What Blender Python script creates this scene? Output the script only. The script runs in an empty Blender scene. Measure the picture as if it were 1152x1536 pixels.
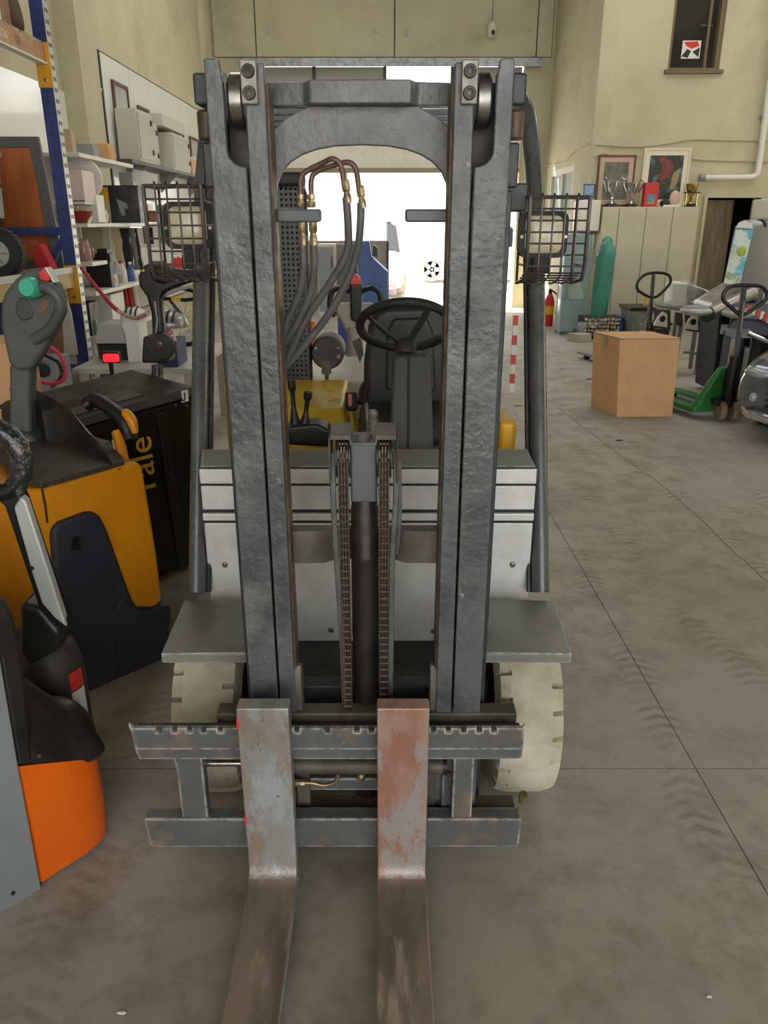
import bpy, bmesh, math, random
from mathutils import Vector as V, Matrix
random.seed(11)
scene = bpy.context.scene
COL = scene.collection

# ---------------------------------------------------------------- camera, sky, sun, exposure
FPX, PITCH, CAMH = 1170.0, math.radians(20.4), 1.7
cam_data = bpy.data.cameras.new('camera')
cam_data.sensor_fit = 'VERTICAL'
cam_data.sensor_height = 36.0
cam_data.lens = 36.0 * FPX / 1536.0
cam_data.clip_end = 300
cam = bpy.data.objects.new('camera', cam_data)
COL.objects.link(cam)
cam.location = (0, 0, CAMH)
cam.rotation_euler = (math.radians(90) - PITCH, 0, 0)
scene.camera = cam

world = bpy.data.worlds.new('sky')
scene.world = world
world.use_nodes = True
_bg = world.node_tree.nodes['Background']
_bg.inputs['Color'].default_value = (0.97, 0.985, 1.0, 1)
_bg.inputs['Strength'].default_value = 1.3

sun_data = bpy.data.lights.new('sun', 'SUN')
sun_data.energy = 12.0
sun_data.angle = math.radians(2)
sun_data.color = (1.0, 0.95, 0.86)
sun = bpy.data.objects.new('sun', sun_data)
COL.objects.link(sun)
sun.rotation_mode = 'QUATERNION'
sun.rotation_quaternion = V((0.8, -0.3, -0.55)).to_track_quat('-Z', 'Y')   # low sun from the left of the hall

vs = scene.view_settings
vs.view_transform = 'Standard'
vs.look = 'None'
vs.gamma = 1.0
vs.use_curve_mapping = False
vs.exposure = 1.55
scene.cycles.max_bounces = 10
scene.cycles.diffuse_bounces = 6
scene.cycles.glossy_bounces = 4
scene.cycles.sample_clamp_indirect = 6
scene.cycles.use_denoising = True

def portal(loc, rot, sx, sy):
    """marks an opening so that the sky light coming through it is sampled well"""
    d = bpy.data.lights.new('sky_portal', 'AREA')
    d.shape = 'RECTANGLE'; d.size = sx; d.size_y = sy
    d.cycles.is_portal = True
    o = bpy.data.objects.new('sky_portal', d)
    COL.objects.link(o)
    o.location = loc; o.rotation_euler = rot
    return o
portal((0.3, 17.5, 2.3), (math.radians(-90), 0, 0), 5.2, 4.4)
portal((3.0, -7.0, 3.1), (math.radians(90), 0, 0), 12.0, 6.2)
for _x in (-1.6, 3.4, 8.2):
    portal((_x, 10.5, 7.05), (0, 0, 0), 1.5, 7.0)

# ---------------------------------------------------------------- measuring helpers (photo pixel + known depth -> metres)
_s, _c = math.sin(PITCH), math.cos(PITCH)
def _ray(px, py):
    u, v = px - 576.0, py - 768.0
    return V((u, FPX * _c - v * _s, -(v * _c + FPX * _s)))
def A(px, py, Y):
    r = _ray(px, py); return V((0, 0, CAMH)) + r * (Y / r.y)
def AX(px, py, X):
    r = _ray(px, py); return V((0, 0, CAMH)) + r * (X / r.x)
def FL(px, py, z=0.0):
    r = _ray(px, py); return V((0, 0, CAMH)) + r * ((z - CAMH) / r.z)
def PL(px, py, p0, n):
    r = _ray(px, py); o = V((0, 0, CAMH))
    return o + r * ((V(p0) - o).dot(n) / r.dot(n))

# ---------------------------------------------------------------- materials
def lin(c):
    return tuple((x / 255 / 12.92) if x / 255 <= .04045 else ((x / 255 + .055) / 1.055) ** 2.4 for x in c)
MATS = {}
def M(name, col, rough=.5, metal=0.0, c2=None, nscale=6.0, lo=.4, hi=.65, bump=0.0, bscale=60.0, bdist=.004,
      chip=None, cscale=25.0, cth=.68, dust=None, dscale=3.0, dlo=.45, dhi=.75, coat=0.0, alpha=None, trans=0.0, emit=None, estr=1.0,
      stretch=None, rvar=.12, spec=.5, edge=None, erad=.006):
    if name in MATS:
        return MATS[name]
    m = bpy.data.materials.new(name); m.use_nodes = True
    nt = m.node_tree; N = nt.nodes; L = nt.links
    b = N['Principled BSDF']
    b.inputs['Roughness'].default_value = rough
    b.inputs['Metallic'].default_value = metal
    b.inputs['Coat Weight'].default_value = coat
    b.inputs['Specular IOR Level'].default_value = spec
    b.inputs['Transmission Weight'].default_value = trans
    col4 = (*lin(col), 1)
    b.inputs['Base Color'].default_value = col4
    if alpha is not None:
        b.inputs['Alpha'].default_value = alpha
    if emit is not None:
        b.inputs['Emission Color'].default_value = (*lin(emit), 1)
        b.inputs['Emission Strength'].default_value = estr
    need = c2 or chip or dust or bump or edge
    if need:
        tc = N.new('ShaderNodeTexCoord'); src = tc.outputs['Object']
        if stretch:
            mp = N.new('ShaderNodeMapping'); mp.inputs['Scale'].default_value = stretch
            L.new(src, mp.inputs['Vector']); src = mp.outputs['Vector']
        def noise(sc, det=4, rg=.6):
            n = N.new('ShaderNodeTexNoise'); n.inputs['Scale'].default_value = sc
            n.inputs['Detail'].default_value = det; n.inputs['Roughness'].default_value = rg
            L.new(src, n.inputs['Vector']); return n.outputs['Fac']
        def ramp(fac, a, bb):
            r = N.new('ShaderNodeMapRange'); r.inputs['From Min'].default_value = a; r.inputs['From Max'].default_value = bb
            L.new(fac, r.inputs['Value']); return r.outputs['Result']
        cur = None
        def mix(fac, cA, cB):
            x = N.new('ShaderNodeMix'); x.data_type = 'RGBA'
            L.new(fac, x.inputs['Factor'])
            if hasattr(cA, 'links'): L.new(cA, x.inputs['A'])
            else: x.inputs['A'].default_value = cA
            x.inputs['B'].default_value = cB
            return x.outputs['Result']
        cur = col4
        if c2:
            cur = mix(ramp(noise(nscale), lo, hi), cur, (*lin(c2), 1))
        if dust:
            cur = mix(ramp(noise(dscale, 6, .65), dlo, dhi), cur, (*lin(dust), 1))
        if chip:
            cur = mix(ramp(noise(cscale, 5, .7), cth, cth + .03), cur, (*lin(chip), 1))
        if edge:      # paint worn off along the edges
            bv = N.new('ShaderNodeBevel'); bv.samples = 4; bv.inputs['Radius'].default_value = erad
            ge = N.new('ShaderNodeNewGeometry'); dt = N.new('ShaderNodeVectorMath'); dt.operation = 'DOT_PRODUCT'
            L.new(bv.outputs['Normal'], dt.inputs[0]); L.new(ge.outputs['Normal'], dt.inputs[1])
            mk = ramp(dt.outputs['Value'], .985, .90)
            mu = N.new('ShaderNodeMath'); mu.operation = 'MULTIPLY'
            L.new(mk, mu.inputs[0]); L.new(ramp(noise(26, 6, .7), .40, .54), mu.inputs[1])
            cur = mix(mu.outputs[0], cur, (*lin(edge), 1))
        if hasattr(cur, 'links'):
            L.new(cur, b.inputs['Base Color'])
        if rvar:
            rr = N.new('ShaderNodeMapRange'); rr.inputs['From Min'].default_value = .3; rr.inputs['From Max'].default_value = .7
            rr.inputs['To Min'].default_value = max(.03, rough - rvar); rr.inputs['To Max'].default_value = min(1, rough + rvar)
            L.new(noise(nscale * 1.7), rr.inputs['Value']); L.new(rr.outputs['Result'], b.inputs['Roughness'])
        if bump:
            bp = N.new('ShaderNodeBump'); bp.inputs['Strength'].default_value = bump; bp.inputs['Distance'].default_value = bdist
            L.new(noise(bscale, 3, .55), bp.inputs['Height']); L.new(bp.outputs['Normal'], b.inputs['Normal'])
    MATS[name] = m
    return m

# ---------------------------------------------------------------- mesh builder
OFF = {}        # object name -> world offset of the thing it belongs to
def basis(d, up=V((0, 0, 1))):
    d = d.normalized()
    if abs(d.dot(up)) > .98: up = V((1, 0, 0))
    a = d.cross(up).normalized(); b = a.cross(d).normalized()
    return a, b
class MB:
    def __init__(s): s.v = []; s.f = []; s.mi = []; s.cur = 0
    def add(s, vs_, fs):
        o = len(s.v); s.v += [V(p) for p in vs_]
        for f in fs: s.f.append([i + o for i in f]); s.mi.append(s.cur)
        return s
    def bx(s, x0, x1, y0, y1, z0, z1):
        return s.add([(x0, y0, z0), (x1, y0, z0), (x1, y1, z0), (x0, y1, z0), (x0, y0, z1), (x1, y0, z1), (x1, y1, z1), (x0, y1, z1)],
                     [(3, 2, 1, 0), (4, 5, 6, 7), (0, 1, 5, 4), (1, 2, 6, 5), (2, 3, 7, 6), (3, 0, 4, 7)])
    def box(s, c, d, rot=None, taper=1.0):
        c = V(c); hx, hy, hz = d[0] / 2, d[1] / 2, d[2] / 2
        R = Matrix.Identity(3) if rot is None else (rot if isinstance(rot, Matrix) else Matrix.Rotation(rot, 3, 'Z'))
        ps = []
        for z, t in ((-hz, 1), (hz, taper)):
            for x, y in ((-hx, -hy), (hx, -hy), (hx, hy), (-hx, hy)): ps.append(c + R @ V((x * t, y * t, z)))
        return s.add(ps, [(3, 2, 1, 0), (4, 5, 6, 7), (0, 1, 5, 4), (1, 2, 6, 5), (2, 3, 7, 6), (3, 0, 4, 7)])
    def hexa(s, q0, q1):
        """two quads joined"""
        return s.add(list(q0) + list(q1), [(3, 2, 1, 0), (4, 5, 6, 7), (0, 1, 5, 4), (1, 2, 6, 5), (2, 3, 7, 6), (3, 0, 4, 7)])
    def cyl(s, p0, p1, r0, r1=None, n=16):
        r1 = r0 if r1 is None else r1
        p0, p1 = V(p0), V(p1); a, b = basis(p1 - p0)
        ps = []
        for p, r in ((p0, r0), (p1, r1)):
            for i in range(n):
                t = 2 * math.pi * i / n; ps.append(p + a * (r * math.cos(t)) + b * (r * math.sin(t)))
        fs = [(i, (i + 1) % n, n + (i + 1) % n, n + i) for i in range(n)]
        return s.add(ps, fs + [tuple(range(n - 1, -1, -1)), tuple(range(n, 2 * n))])
    def tube(s, pts, r, n=8, closed=False, flat=None):
        pts = [V(p) for p in pts]; m = len(pts); rs = r if isinstance(r, (list, tuple)) else [r] * m
        ps = []; up = None
        for i, p in enumerate(pts):
            if closed: d = pts[(i + 1) % m] - pts[i - 1]
            else: d = pts[min(i + 1, m - 1)] - pts[max(i - 1, 0)]
            d = d.normalized()
            if up is None: a, b = basis(d)
            else:
                b = up - d * up.dot(d)
                if b.length < 1e-4: a, b = basis(d)
                b = b.normalized(); a = d.cross(b).normalized()
            up = b
            for k in range(n):
                t = 2 * math.pi * k / n
                fa, fb = (1, 1) if flat is None else flat
                ps.append(p + a * (rs[i] * fa * math.cos(t)) + b * (rs[i] * fb * math.sin(t)))
        fs = []
        for i in range(m if closed else m - 1):
            j = (i + 1) % m
            for k in range(n):
                k2 = (k + 1) % n
                fs.append((i * n + k, i * n + k2, j * n + k2, j * n + k))
        if not closed: fs += [tuple(range(n - 1, -1, -1)), tuple(range((m - 1) * n, m * n))]
        return s.add(ps, fs)
    def prism(s, pts, vec):
        pts = [V(p) for p in pts]; n = len(pts); vec = V(vec)
        nr = V((0, 0, 0))
        for i in range(n): nr += (pts[i] - pts[0]).cross(pts[(i + 1) % n] - pts[0])
        if nr.dot(vec) > 0: pts = pts[::-1]
        return s.add(pts + [p + vec for p in pts],
                     [tuple(range(n)), tuple(range(2 * n - 1, n - 1, -1))] + [(i, n + i, n + (i + 1) % n, (i + 1) % n) for i in range(n)])
    def frame(s, outer, inner, vec):
        """closed band between two outlines of equal length, extruded"""
        n = len(outer); vec = V(vec); P = [V(p) for p in outer] + [V(p) for p in inner]
        P += [p + vec for p in P]
        fs = []
        for i in range(n):
            j = (i + 1) % n
            fs += [(i, j, n + j, n + i), (2 * n + j, 2 * n + i, 3 * n + i, 3 * n + j), (j, i, 2 * n + i, 2 * n + j), (n + i, n + j, 3 * n + j, 3 * n + i)]
        return s.add(P, fs)
    def lathe(s, prof, c=(0, 0, 0), axis=(0, 0, 1), n=20):
        c = V(c); ax = V(axis).normalized(); a, b = basis(ax); m = len(prof); ps = []
        for r, h in prof:
            for k in range(n):
                t = 2 * math.pi * k / n; ps.append(c + ax * h + a * (r * math.cos(t)) + b * (r * math.sin(t)))
        fs = []
        for i in range(m - 1):
            for k in range(n):
                k2 = (k + 1) % n; fs.append((i * n + k, i * n + k2, (i + 1) * n + k2, (i + 1) * n + k))
        fs += [tuple(range(n - 1, -1, -1)), tuple(range((m - 1) * n, m * n))]
        return s.add(ps, fs)
    def ell(s, c, r, n=14, m=9, rot=None):
        c = V(c); ps = []; R = rot or Matrix.Identity(3)
        for i in range(m + 1):
            ph = math.pi * i / m
            for k in range(n):
                t = 2 * math.pi * k / n
                ps.append(c + R @ V((r[0] * math.sin(ph) * math.cos(t), r[1] * math.sin(ph) * math.sin(t), r[2] * math.cos(ph))))
        fs = [(i * n + k, (i + 1) * n + k, (i + 1) * n + (k + 1) % n, i * n + (k + 1) % n) for i in range(m) for k in range(n)]
        return s.add(ps, fs)
    def loft(s, rings, cap=True):
        n = len(rings[0]); ps = [V(p) for r in rings for p in r]; fs = []
        for i in range(len(rings) - 1):
            for k in range(n):
                k2 = (k + 1) % n; fs.append((i * n + k, i * n + k2, (i + 1) * n + k2, (i + 1) * n + k))
        if cap: fs += [tuple(range(n - 1, -1, -1)), tuple(range((len(rings) - 1) * n, len(rings) * n))]
        return s.add(ps, fs)
    def text(s, txt, origin, right, up, size, depth=.001, font_scale_x=1.0):
        """flat lettering standing proud of a surface"""
        cu = bpy.data.curves.new('t', 'FONT'); cu.body = txt; cu.size = size; cu.extrude = depth
        o = bpy.data.objects.new('t', cu); COL.objects.link(o)
        dg = bpy.context.evaluated_depsgraph_get(); me = o.evaluated_get(dg).to_mesh()
        r, u = V(right).normalized(), V(up).normalized(); nn = r.cross(u)
        s.add([V(origin) + r * (v.co.x * font_scale_x) + u * v.co.y + nn * v.co.z for v in me.vertices], [tuple(p.vertices) for p in me.polygons])
        bpy.data.objects.remove(o); bpy.data.curves.remove(cu)
        return s
    def build(s, name, mat, parent=None, bev=0.0, seg=2, sub=0, ang=38, tilt=False, rough_edges=0, fix=True):
        me = bpy.data.meshes.new(name)
        off = V((0, 0, 0))
        if parent is not None: off = OFF.get(parent.name, off)
        elif s.v:
            xs = [p.x for p in s.v]; ys = [p.y for p in s.v]; zs = [p.z for p in s.v]
            off = V(((min(xs) + max(xs)) / 2, (min(ys) + max(ys)) / 2, min(zs)))
        me.from_pydata([p - off for p in s.v], [], s.f)
        ml = mat if isinstance(mat, (list, tuple)) else [mat]
        for m in ml: me.materials.append(m)
        if len(ml) > 1: me.polygons.foreach_set('material_index', s.mi)
        if fix:
            bm = bmesh.new(); bm.from_mesh(me); bmesh.ops.recalc_face_normals(bm, faces=bm.faces); bm.to_mesh(me); bm.free()
        me.polygons.foreach_set('use_smooth', [True] * len(me.polygons))
        if not bev and not sub: me.set_sharp_from_angle(angle=math.radians(ang))
        me.update()
        o = bpy.data.objects.new(name, me); COL.objects.link(o)
        if parent is not None:
            o.parent = parent
        else: o.location = off
        OFF[o.name] = off
        if sub:
            md = o.modifiers.new('sub', 'SUBSURF'); md.levels = sub; md.render_levels = sub
        if bev:
            md = o.modifiers.new('bevel', 'BEVEL'); md.width = bev; md.segments = seg; md.limit_method = 'ANGLE'
            md.angle_limit = math.radians(40); md.harden_normals = True
        if tilt:
            pv = TILT_PIVOT - off
            o.matrix_local = Matrix.Translation(pv) @ Matrix.Rotation(TILT, 4, 'X') @ Matrix.Translation(-pv)
        return o
TILT = math.radians(1.2)          # the mast leans a little towards the viewer
TILT_PIVOT = V((0, 1.72, 0.3))
def tag(o, label, cat=None, group=None, kind=None):
    if label: o['label'] = label
    if cat: o['category'] = cat
    if group: o['group'] = group
    if kind: o['kind'] = kind
    return o
def thing(name, label, cat, loc, rz=0.0, group=None, local=False):
    o = bpy.data.objects.new(name, None); COL.objects.link(o)
    o.empty_display_size = .1
    o.location = loc; o.rotation_euler = (0, 0, rz)
    OFF[o.name] = V((0, 0, 0)) if local else V(loc)
    return tag(o, label, cat, group)
def struct(o):
    o['kind'] = 'structure'; return o
def copy_part(o, parent, loc=None):
    c = o.copy(); COL.objects.link(c); c.parent = parent
    if loc is not None: c.location = loc
    return c
def copy_tree(o, loc, rz=None, label=None, group=None):
    r = o.copy(); COL.objects.link(r); r.location = loc
    if rz is not None: r.rotation_euler = (0, 0, rz)
    if label: r['label'] = label
    if group: r['group'] = group
    for ch in list(o.children):
        c = ch.copy(); COL.objects.link(c); c.parent = r
        for g in list(ch.children):
            d = g.copy(); COL.objects.link(d); d.parent = c
    return r
def arc(c, r, a0, a1, n, plane='xz', y=0):
    out = []
    for i in range(n + 1):
        t = math.radians(a0 + (a1 - a0) * i / n)
        x, z = c[0] + r * math.cos(t), c[1] + r * math.sin(t)
        out.append(V((x, y, z)) if plane == 'xz' else V((x, z, y)) if plane == 'xy' else V((y, x, z)))
    return out
def smoothpath(pts, n=6):
    """Catmull-Rom through points"""
    P = [V(p) for p in pts]; P = [P[0] * 2 - P[1]] + P + [P[-1] * 2 - P[-2]]; out = []
    for i in range(1, len(P) - 2):
        for k in range(n):
            t = k / n; a, b, c, d = P[i - 1], P[i], P[i + 1], P[i + 2]
            out.append(.5 * ((2 * b) + (c - a) * t + (2 * a - 5 * b + 4 * c - d) * t * t + (3 * b - a - 3 * c + d) * t ** 3))
    out.append(P[-2]); return out
# ---------------------------------------------------------------- materials of the setting
m_wall = M('wall_plaster', (192, 186, 158), .8, c2=(178, 171, 142), nscale=1.3, lo=.35, hi=.7, bump=.15, bscale=40, dust=(154, 146, 118), dscale=.9, dlo=.55, dhi=.85)
m_panel_white = M('white_wall_panel', (230, 230, 224), .16, coat=.3)
m_ceil = M('ceiling_sheet', (190, 188, 176), .8, c2=(170, 168, 156))
m_frame_dark = M('dark_frame', (58, 56, 50), .5)
m_trim = M('trim_paint', (206, 202, 184), .5)

def floor_mat():
    m = bpy.data.materials.new('worn_concrete'); m.use_nodes = True
    nt = m.node_tree; N = nt.nodes; L = nt.links; b = N['Principled BSDF']
    tc = N.new('ShaderNodeTexCoord'); geo = N.new('ShaderNodeNewGeometry')
    def noise(sc, det=5, rg=.6, vec=None):
        n = N.new('ShaderNodeTexNoise'); n.inputs['Scale'].default_value = sc; n.inputs['Detail'].default_value = det
        n.inputs['Roughness'].default_value = rg; L.new(vec or geo.outputs['Position'], n.inputs['Vector']); return n.outputs['Fac']
    def rng(f, a, c, lo=0, hi=1):
        r = N.new('ShaderNodeMapRange'); r.inputs['From Min'].default_value = a; r.inputs['From Max'].default_value = c
        r.inputs['To Min'].default_value = lo; r.inputs['To Max'].default_value = hi; L.new(f, r.inputs['Value']); return r.outputs['Result']
    def mix(f, A_, B_):
        x = N.new('ShaderNodeMix'); x.data_type = 'RGBA'; L.new(f, x.inputs['Factor'])
        for nm, val in (('A', A_), ('B', B_)):
            if hasattr(val, 'links'): L.new(val, x.inputs[nm])
            else: x.inputs[nm].default_value = (*lin(val), 1)
        return x.outputs['Result']
    def math_(op, a, b_=None):
        x = N.new('ShaderNodeMath'); x.operation = op
        for i, val in enumerate((a, b_)):
            if val is None: continue
            if hasattr(val, 'links'): L.new(val, x.inputs[i])
            else: x.inputs[i].default_value = val
        return x.outputs[0]
    c = mix(rng(noise(.9), .35, .7), (168, 163, 151), (146, 139, 125))
    c = mix(rng(noise(5.5, 6, .7), .45, .75), c, (122, 114, 100))
    c = mix(rng(noise(.45, 3), .5, .62), c, (168, 164, 155))
    # tyre tracks: bands running down the aisle with a lug rhythm across them
    sep = N.new('ShaderNodeSeparateXYZ'); L.new(geo.outputs['Position'], sep.inputs[0])
    X, Y = sep.outputs['X'], sep.outputs['Y']
    wob = rng(noise(.6, 2), 0, 1, -.25, .25)
    tracks = None
    for k, (x0, sl, w) in enumerate(((2.25, -.06, .14), (1.55, -.05, .10), (3.1, -.10, .16), (.95, .02, .09), (-.9, .03, .12))):
        d = math_('ABSOLUTE', math_('SUBTRACT', math_('ADD', X, wob), math_('ADD', math_('MULTIPLY', Y, sl), x0)))
        band = rng(d, w * .45, w, 1, 0)
        cmb = N.new('ShaderNodeCombineXYZ'); L.new(math_('ADD', math_('MULTIPLY', Y, 1.0), math_('MULTIPLY', d, .45)), cmb.inputs[0])
        wv = N.new('ShaderNodeTexWave'); wv.inputs['Scale'].default_value = 5.5; wv.inputs['Distortion'].default_value = 3.0; wv.inputs['Detail'].default_value = 2
        L.new(cmb.outputs[0], wv.inputs['Vector'])
        lug = rng(wv.outputs['Fac'], .35, .75)
        t = math_('MULTIPLY', math_('MULTIPLY', band, lug), rng(noise(2.6, 6, .7), .46, .62))
        tracks = t if tracks is None else math_('MAXIMUM', tracks, t)
    c = mix(math_('MULTIPLY', tracks, .5), c, (100, 88, 70))
    # brown mud patches
    c = mix(math_('MULTIPLY', rng(noise(2.1, 7, .72), .6, .74), .6), c, (118, 98, 72))
    # small dark specks
    c = mix(math_('MULTIPLY', rng(noise(38, 3, .6), .72, .76), .5), c, (60, 54, 46))
    L.new(c, b.inputs['Base Color'])
    L.new(rng(noise(1.5), .3, .7, .5, .72), b.inputs['Roughness'])
    bp = N.new('ShaderNodeBump'); bp.inputs['Strength'].default_value = .25; bp.inputs['Distance'].default_value = .004
    L.new(noise(45, 4), bp.inputs['Height']); L.new(bp.outputs['Normal'], b.inputs['Normal'])
    b.inputs['Specular IOR Level'].default_value = .35
    return m
m_floor = floor_mat()
m_joint = M('floor_joint', (84, 76, 64), .9)

# ---------------------------------------------------------------- floor: slabs with open joints
fl = struct(MB().bx(-3.6, 11.3, -7.3, 17.45, -.12, -.012).build('floor', m_joint))
fl['label'] = 'worn grey concrete floor with joints and tyre marks'
xs = (-3.5, 1.035, 5.6, 11.2); ys = (-7.2, -1.65, 2.13, 5.89, 9.65, 13.41, 17.4)
for i in range(3):
    for j in range(6):
        g = .003; gx = .0018
        MB().bx(xs[i] + gx, xs[i + 1] - gx, ys[j] + g, ys[j + 1] - g, -.012, 0).build('floor_slab', m_floor, fl)

crk = [FL(px, py) for px, py in ((800, 580), (821, 598), (880, 645), (930, 682), (1008, 741), (1080, 808), (1151, 874), (1240, 960), (1400, 1130), (1620, 1400), (1900, 1800))]
crk = smoothpath(crk, 8); crk = [p + V((random.uniform(-.006, .006), 0, 0)) for p in crk]
MB().add([p + V((-.004, 0, .0006)) for p in crk] + [p + V((.004, 0, .0006)) for p in crk], [(i, i + 1, len(crk) + i + 1, len(crk) + i) for i in range(len(crk) - 1)]).build('floor_crack', M('crack_dirt', (112, 102, 84), .9), fl)
# ---------------------------------------------------------------- walls
WL, WF, WR, WC = -3.3, 17.0, 3.25, 13.4     # left wall, far wall, right side wall, wall with the cupboards
TOP = 7.0
def wall_holes(mb, a0, a1, z0, z1, t0, t1, holes, axis):
    """slab a0..a1 x z0..z1 of thickness t0..t1 with rectangular holes (sorted along a)"""
    def put(p0, p1, q0, q1):
        if p1 - p0 < 1e-4 or q1 - q0 < 1e-4: return
        if axis == 'x': mb.bx(p0, p1, t0, t1, q0, q1)
        else: mb.bx(t0, t1, p0, p1, q0, q1)
    cur = a0
    for h0, h1, k0, k1 in sorted(holes):
        put(cur, h0, z0, z1); put(h0, h1, z0, k0); put(h0, h1, k1, z1); cur = h1
    put(cur, a1, z0, z1)
    return mb
struct(MB().bx(WL - .25, WL, -7, WF, -.01, TOP).build('wall_left', m_wall))['label'] = 'tall cream plaster wall along the left side'
DX0, DX1, DZ = -2.45, 2.7, 4.56
wf = struct(wall_holes(MB(), WL, WR, -.01, TOP, WF, WF + .3, [(DX0, DX1, -.01, DZ)], 'x').build('wall_far', m_wall))
wf['label'] = 'cream end wall above the big doorway'
wr = struct(wall_holes(MB(), WC + .0, WF, -.01, TOP, WR, WR + .25, [(14.55, 16.6, 1.1, 2.62)], 'y').build('wall_right', m_wall))
wr['label'] = 'cream side wall with a window beside the far doorway'
wc = struct(wall_holes(MB(), WR + .25, 11.0, -.01, TOP, WC, WC + .25, [(4.29, 5.07, 3.85, 5.2), (5.15, 6.0, -.01, 2.06)], 'x').build('wall_back_right', m_wall))
wc['label'] = 'cream wall behind the cupboards and trophies'
struct(MB().bx(11.0, 11.25, -7, WC, -.01, TOP).build('wall_right_far', m_wall))['label'] = 'cream outer wall of the right bay'
struct(wall_holes(MB(), WL, 11.0, -.01, TOP, -7.25, -7.0, [(-3.0, 9.0, -.01, 6.2)], 'x').build('wall_near', m_wall))['label'] = 'wall with the open gate behind the viewer'
# room behind the dark doorway and the upper window
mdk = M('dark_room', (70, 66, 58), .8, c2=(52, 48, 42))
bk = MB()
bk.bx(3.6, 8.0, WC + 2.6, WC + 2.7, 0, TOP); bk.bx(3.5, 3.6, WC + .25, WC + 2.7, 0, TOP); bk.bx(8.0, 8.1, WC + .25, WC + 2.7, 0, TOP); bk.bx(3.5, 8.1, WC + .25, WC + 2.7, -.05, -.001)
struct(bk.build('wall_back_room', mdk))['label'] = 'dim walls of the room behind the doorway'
cl = MB()  # skylight gaps are unseen, added and placed to light the hall
for x0, x1 in ((-3.6, -2.35), (-.85, 2.65), (4.15, 7.45), (8.95, 11.3)): cl.bx(x0, x1, -7.3, WF + .3, TOP, TOP + .12)
cl.bx(-3.6, 11.3, -7.3, 7, TOP, TOP + .12); cl.bx(-3.6, 11.3, 14, WF + .3, TOP, TOP + .12)
struct(cl.build('ceiling', m_ceil))['label'] = 'pale sheet ceiling with unseen long openings added for sky light'

# pilasters and conduit on the left wall
p = MB(); p.bx(WL, WL + .22, 9.0, 9.55, 0, TOP)
struct(p.build('trim_1', m_wall))
p = MB(); p.bx(WL, WL + .10, 16.0, 16.5, 0, TOP); struct(p.build('trim_2', m_wall))
pc = tag(MB().tube([(WL + .05, 10.0, 0.2), (WL + .05, 10.0, TOP - .1)], .022, 10).build('wall_conduit', m_trim), 'thin pale conduit running up the left wall beside the white panels', 'conduit')
for z in (3.1, 4.0, 4.9): MB().bx(WL, WL + .078, 9.965, 10.035, z, z + .03).build('clip', m_trim, pc)

# white glossy panels on the left wall, with narrow dark joints
pan = struct(MB().bx(WL, WL + .012, 10.25, 15.6, 0.6, 3.56).build('trim_3', m_frame_dark)); pan['label'] = 'row of glossy white panels on the left wall'
py = [10.27, 11.35, 12.25, 13.3, 14.2, 15.58]
for i in range(5):
    MB().bx(WL + .012, WL + .024, py[i] + .012, py[i + 1] - .012, .62, 3.54).build('panel', m_panel_white, pan, bev=.003)
MB().bx(WL, WL + .02, 6.0, 9.0, .6, 2.95).build('panel', m_panel_white, pan, bev=.003)
# framed pictures (thin brown frames) on those panels
mfr = M('brown_wood_frame', (104, 70, 50), .5, c2=(84, 54, 38)); mgl = M('picture_glass', (190, 192, 190), .06, c2=(170, 174, 172), nscale=3)
for k, (y0, y1, z0, z1) in enumerate(((10.55, 11.15, 2.5, 3.3), (11.55, 12.05, 2.45, 3.15), (12.55, 13.05, 2.45, 3.1), (13.5, 14.0, 2.45, 3.05), (14.45, 15.1, 2.4, 3.05))):
    t = thing('framed_notice', ['first', 'second', 'third', 'fourth', 'fifth'][k] + ' framed notice from the conduit on the white left wall panels', 'frame', (WL + .03, (y0 + y1) / 2, z0), group='framed notices on the left wall')
    x0 = WL + .026
    MB().frame([(x0, y0, z0), (x0, y1, z0), (x0, y1, z1), (x0, y0, z1)], [(x0, y0 + .04, z0 + .04), (x0, y1 - .04, z0 + .04), (x0, y1 - .04, z1 - .04), (x0, y0 + .04, z1 - .04)], (.03, 0, 0)).build('frame', mfr, t)
    MB().bx(x0, x0 + .012, y0 + .04, y1 - .04, z0 + .04, z1 - .04).build('sheet', mgl, t)

# ---------------------------------------------------------------- far doorway
m_door_beige = M('door_beige', (150, 144, 128), .5, c2=(138, 132, 116)); m_rail = M('galvanised_rail', (150, 152, 150), .35, .8, c2=(120, 122, 120), nscale=10)
m_milky = bpy.data.materials.new('milky_glazing'); m_milky.use_nodes = True
_n = m_milky.node_tree.nodes; _l = m_milky.node_tree.links
_tr = _n.new('ShaderNodeBsdfTranslucent'); _tr.inputs['Color'].default_value = (.8, .82, .82, 1)
_mx = _n.new('ShaderNodeMixShader'); _mx.inputs[0].default_value = .75
_l.new(_n['Principled BSDF'].outputs[0], _mx.inputs[1]); _l.new(_tr.outputs[0], _mx.inputs[2]); _l.new(_mx.outputs[0], _n['Material Output'].inputs[0])
_n['Principled BSDF'].inputs['Base Color'].default_value = (.8, .8, .78, 1)
t = struct(MB().bx(DX0 - .3, DX1 + .3, WF - .12, WF - .02, 4.52, 4.62).build('trim_4', m_rail)); t['label'] = 'steel sliding rail above the far doorway'
MB().bx(DX0 - .3, DX1 + .3, WF - .16, WF - .13, 4.47, 4.53).build('rail_lip', m_rail, t)
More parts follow.
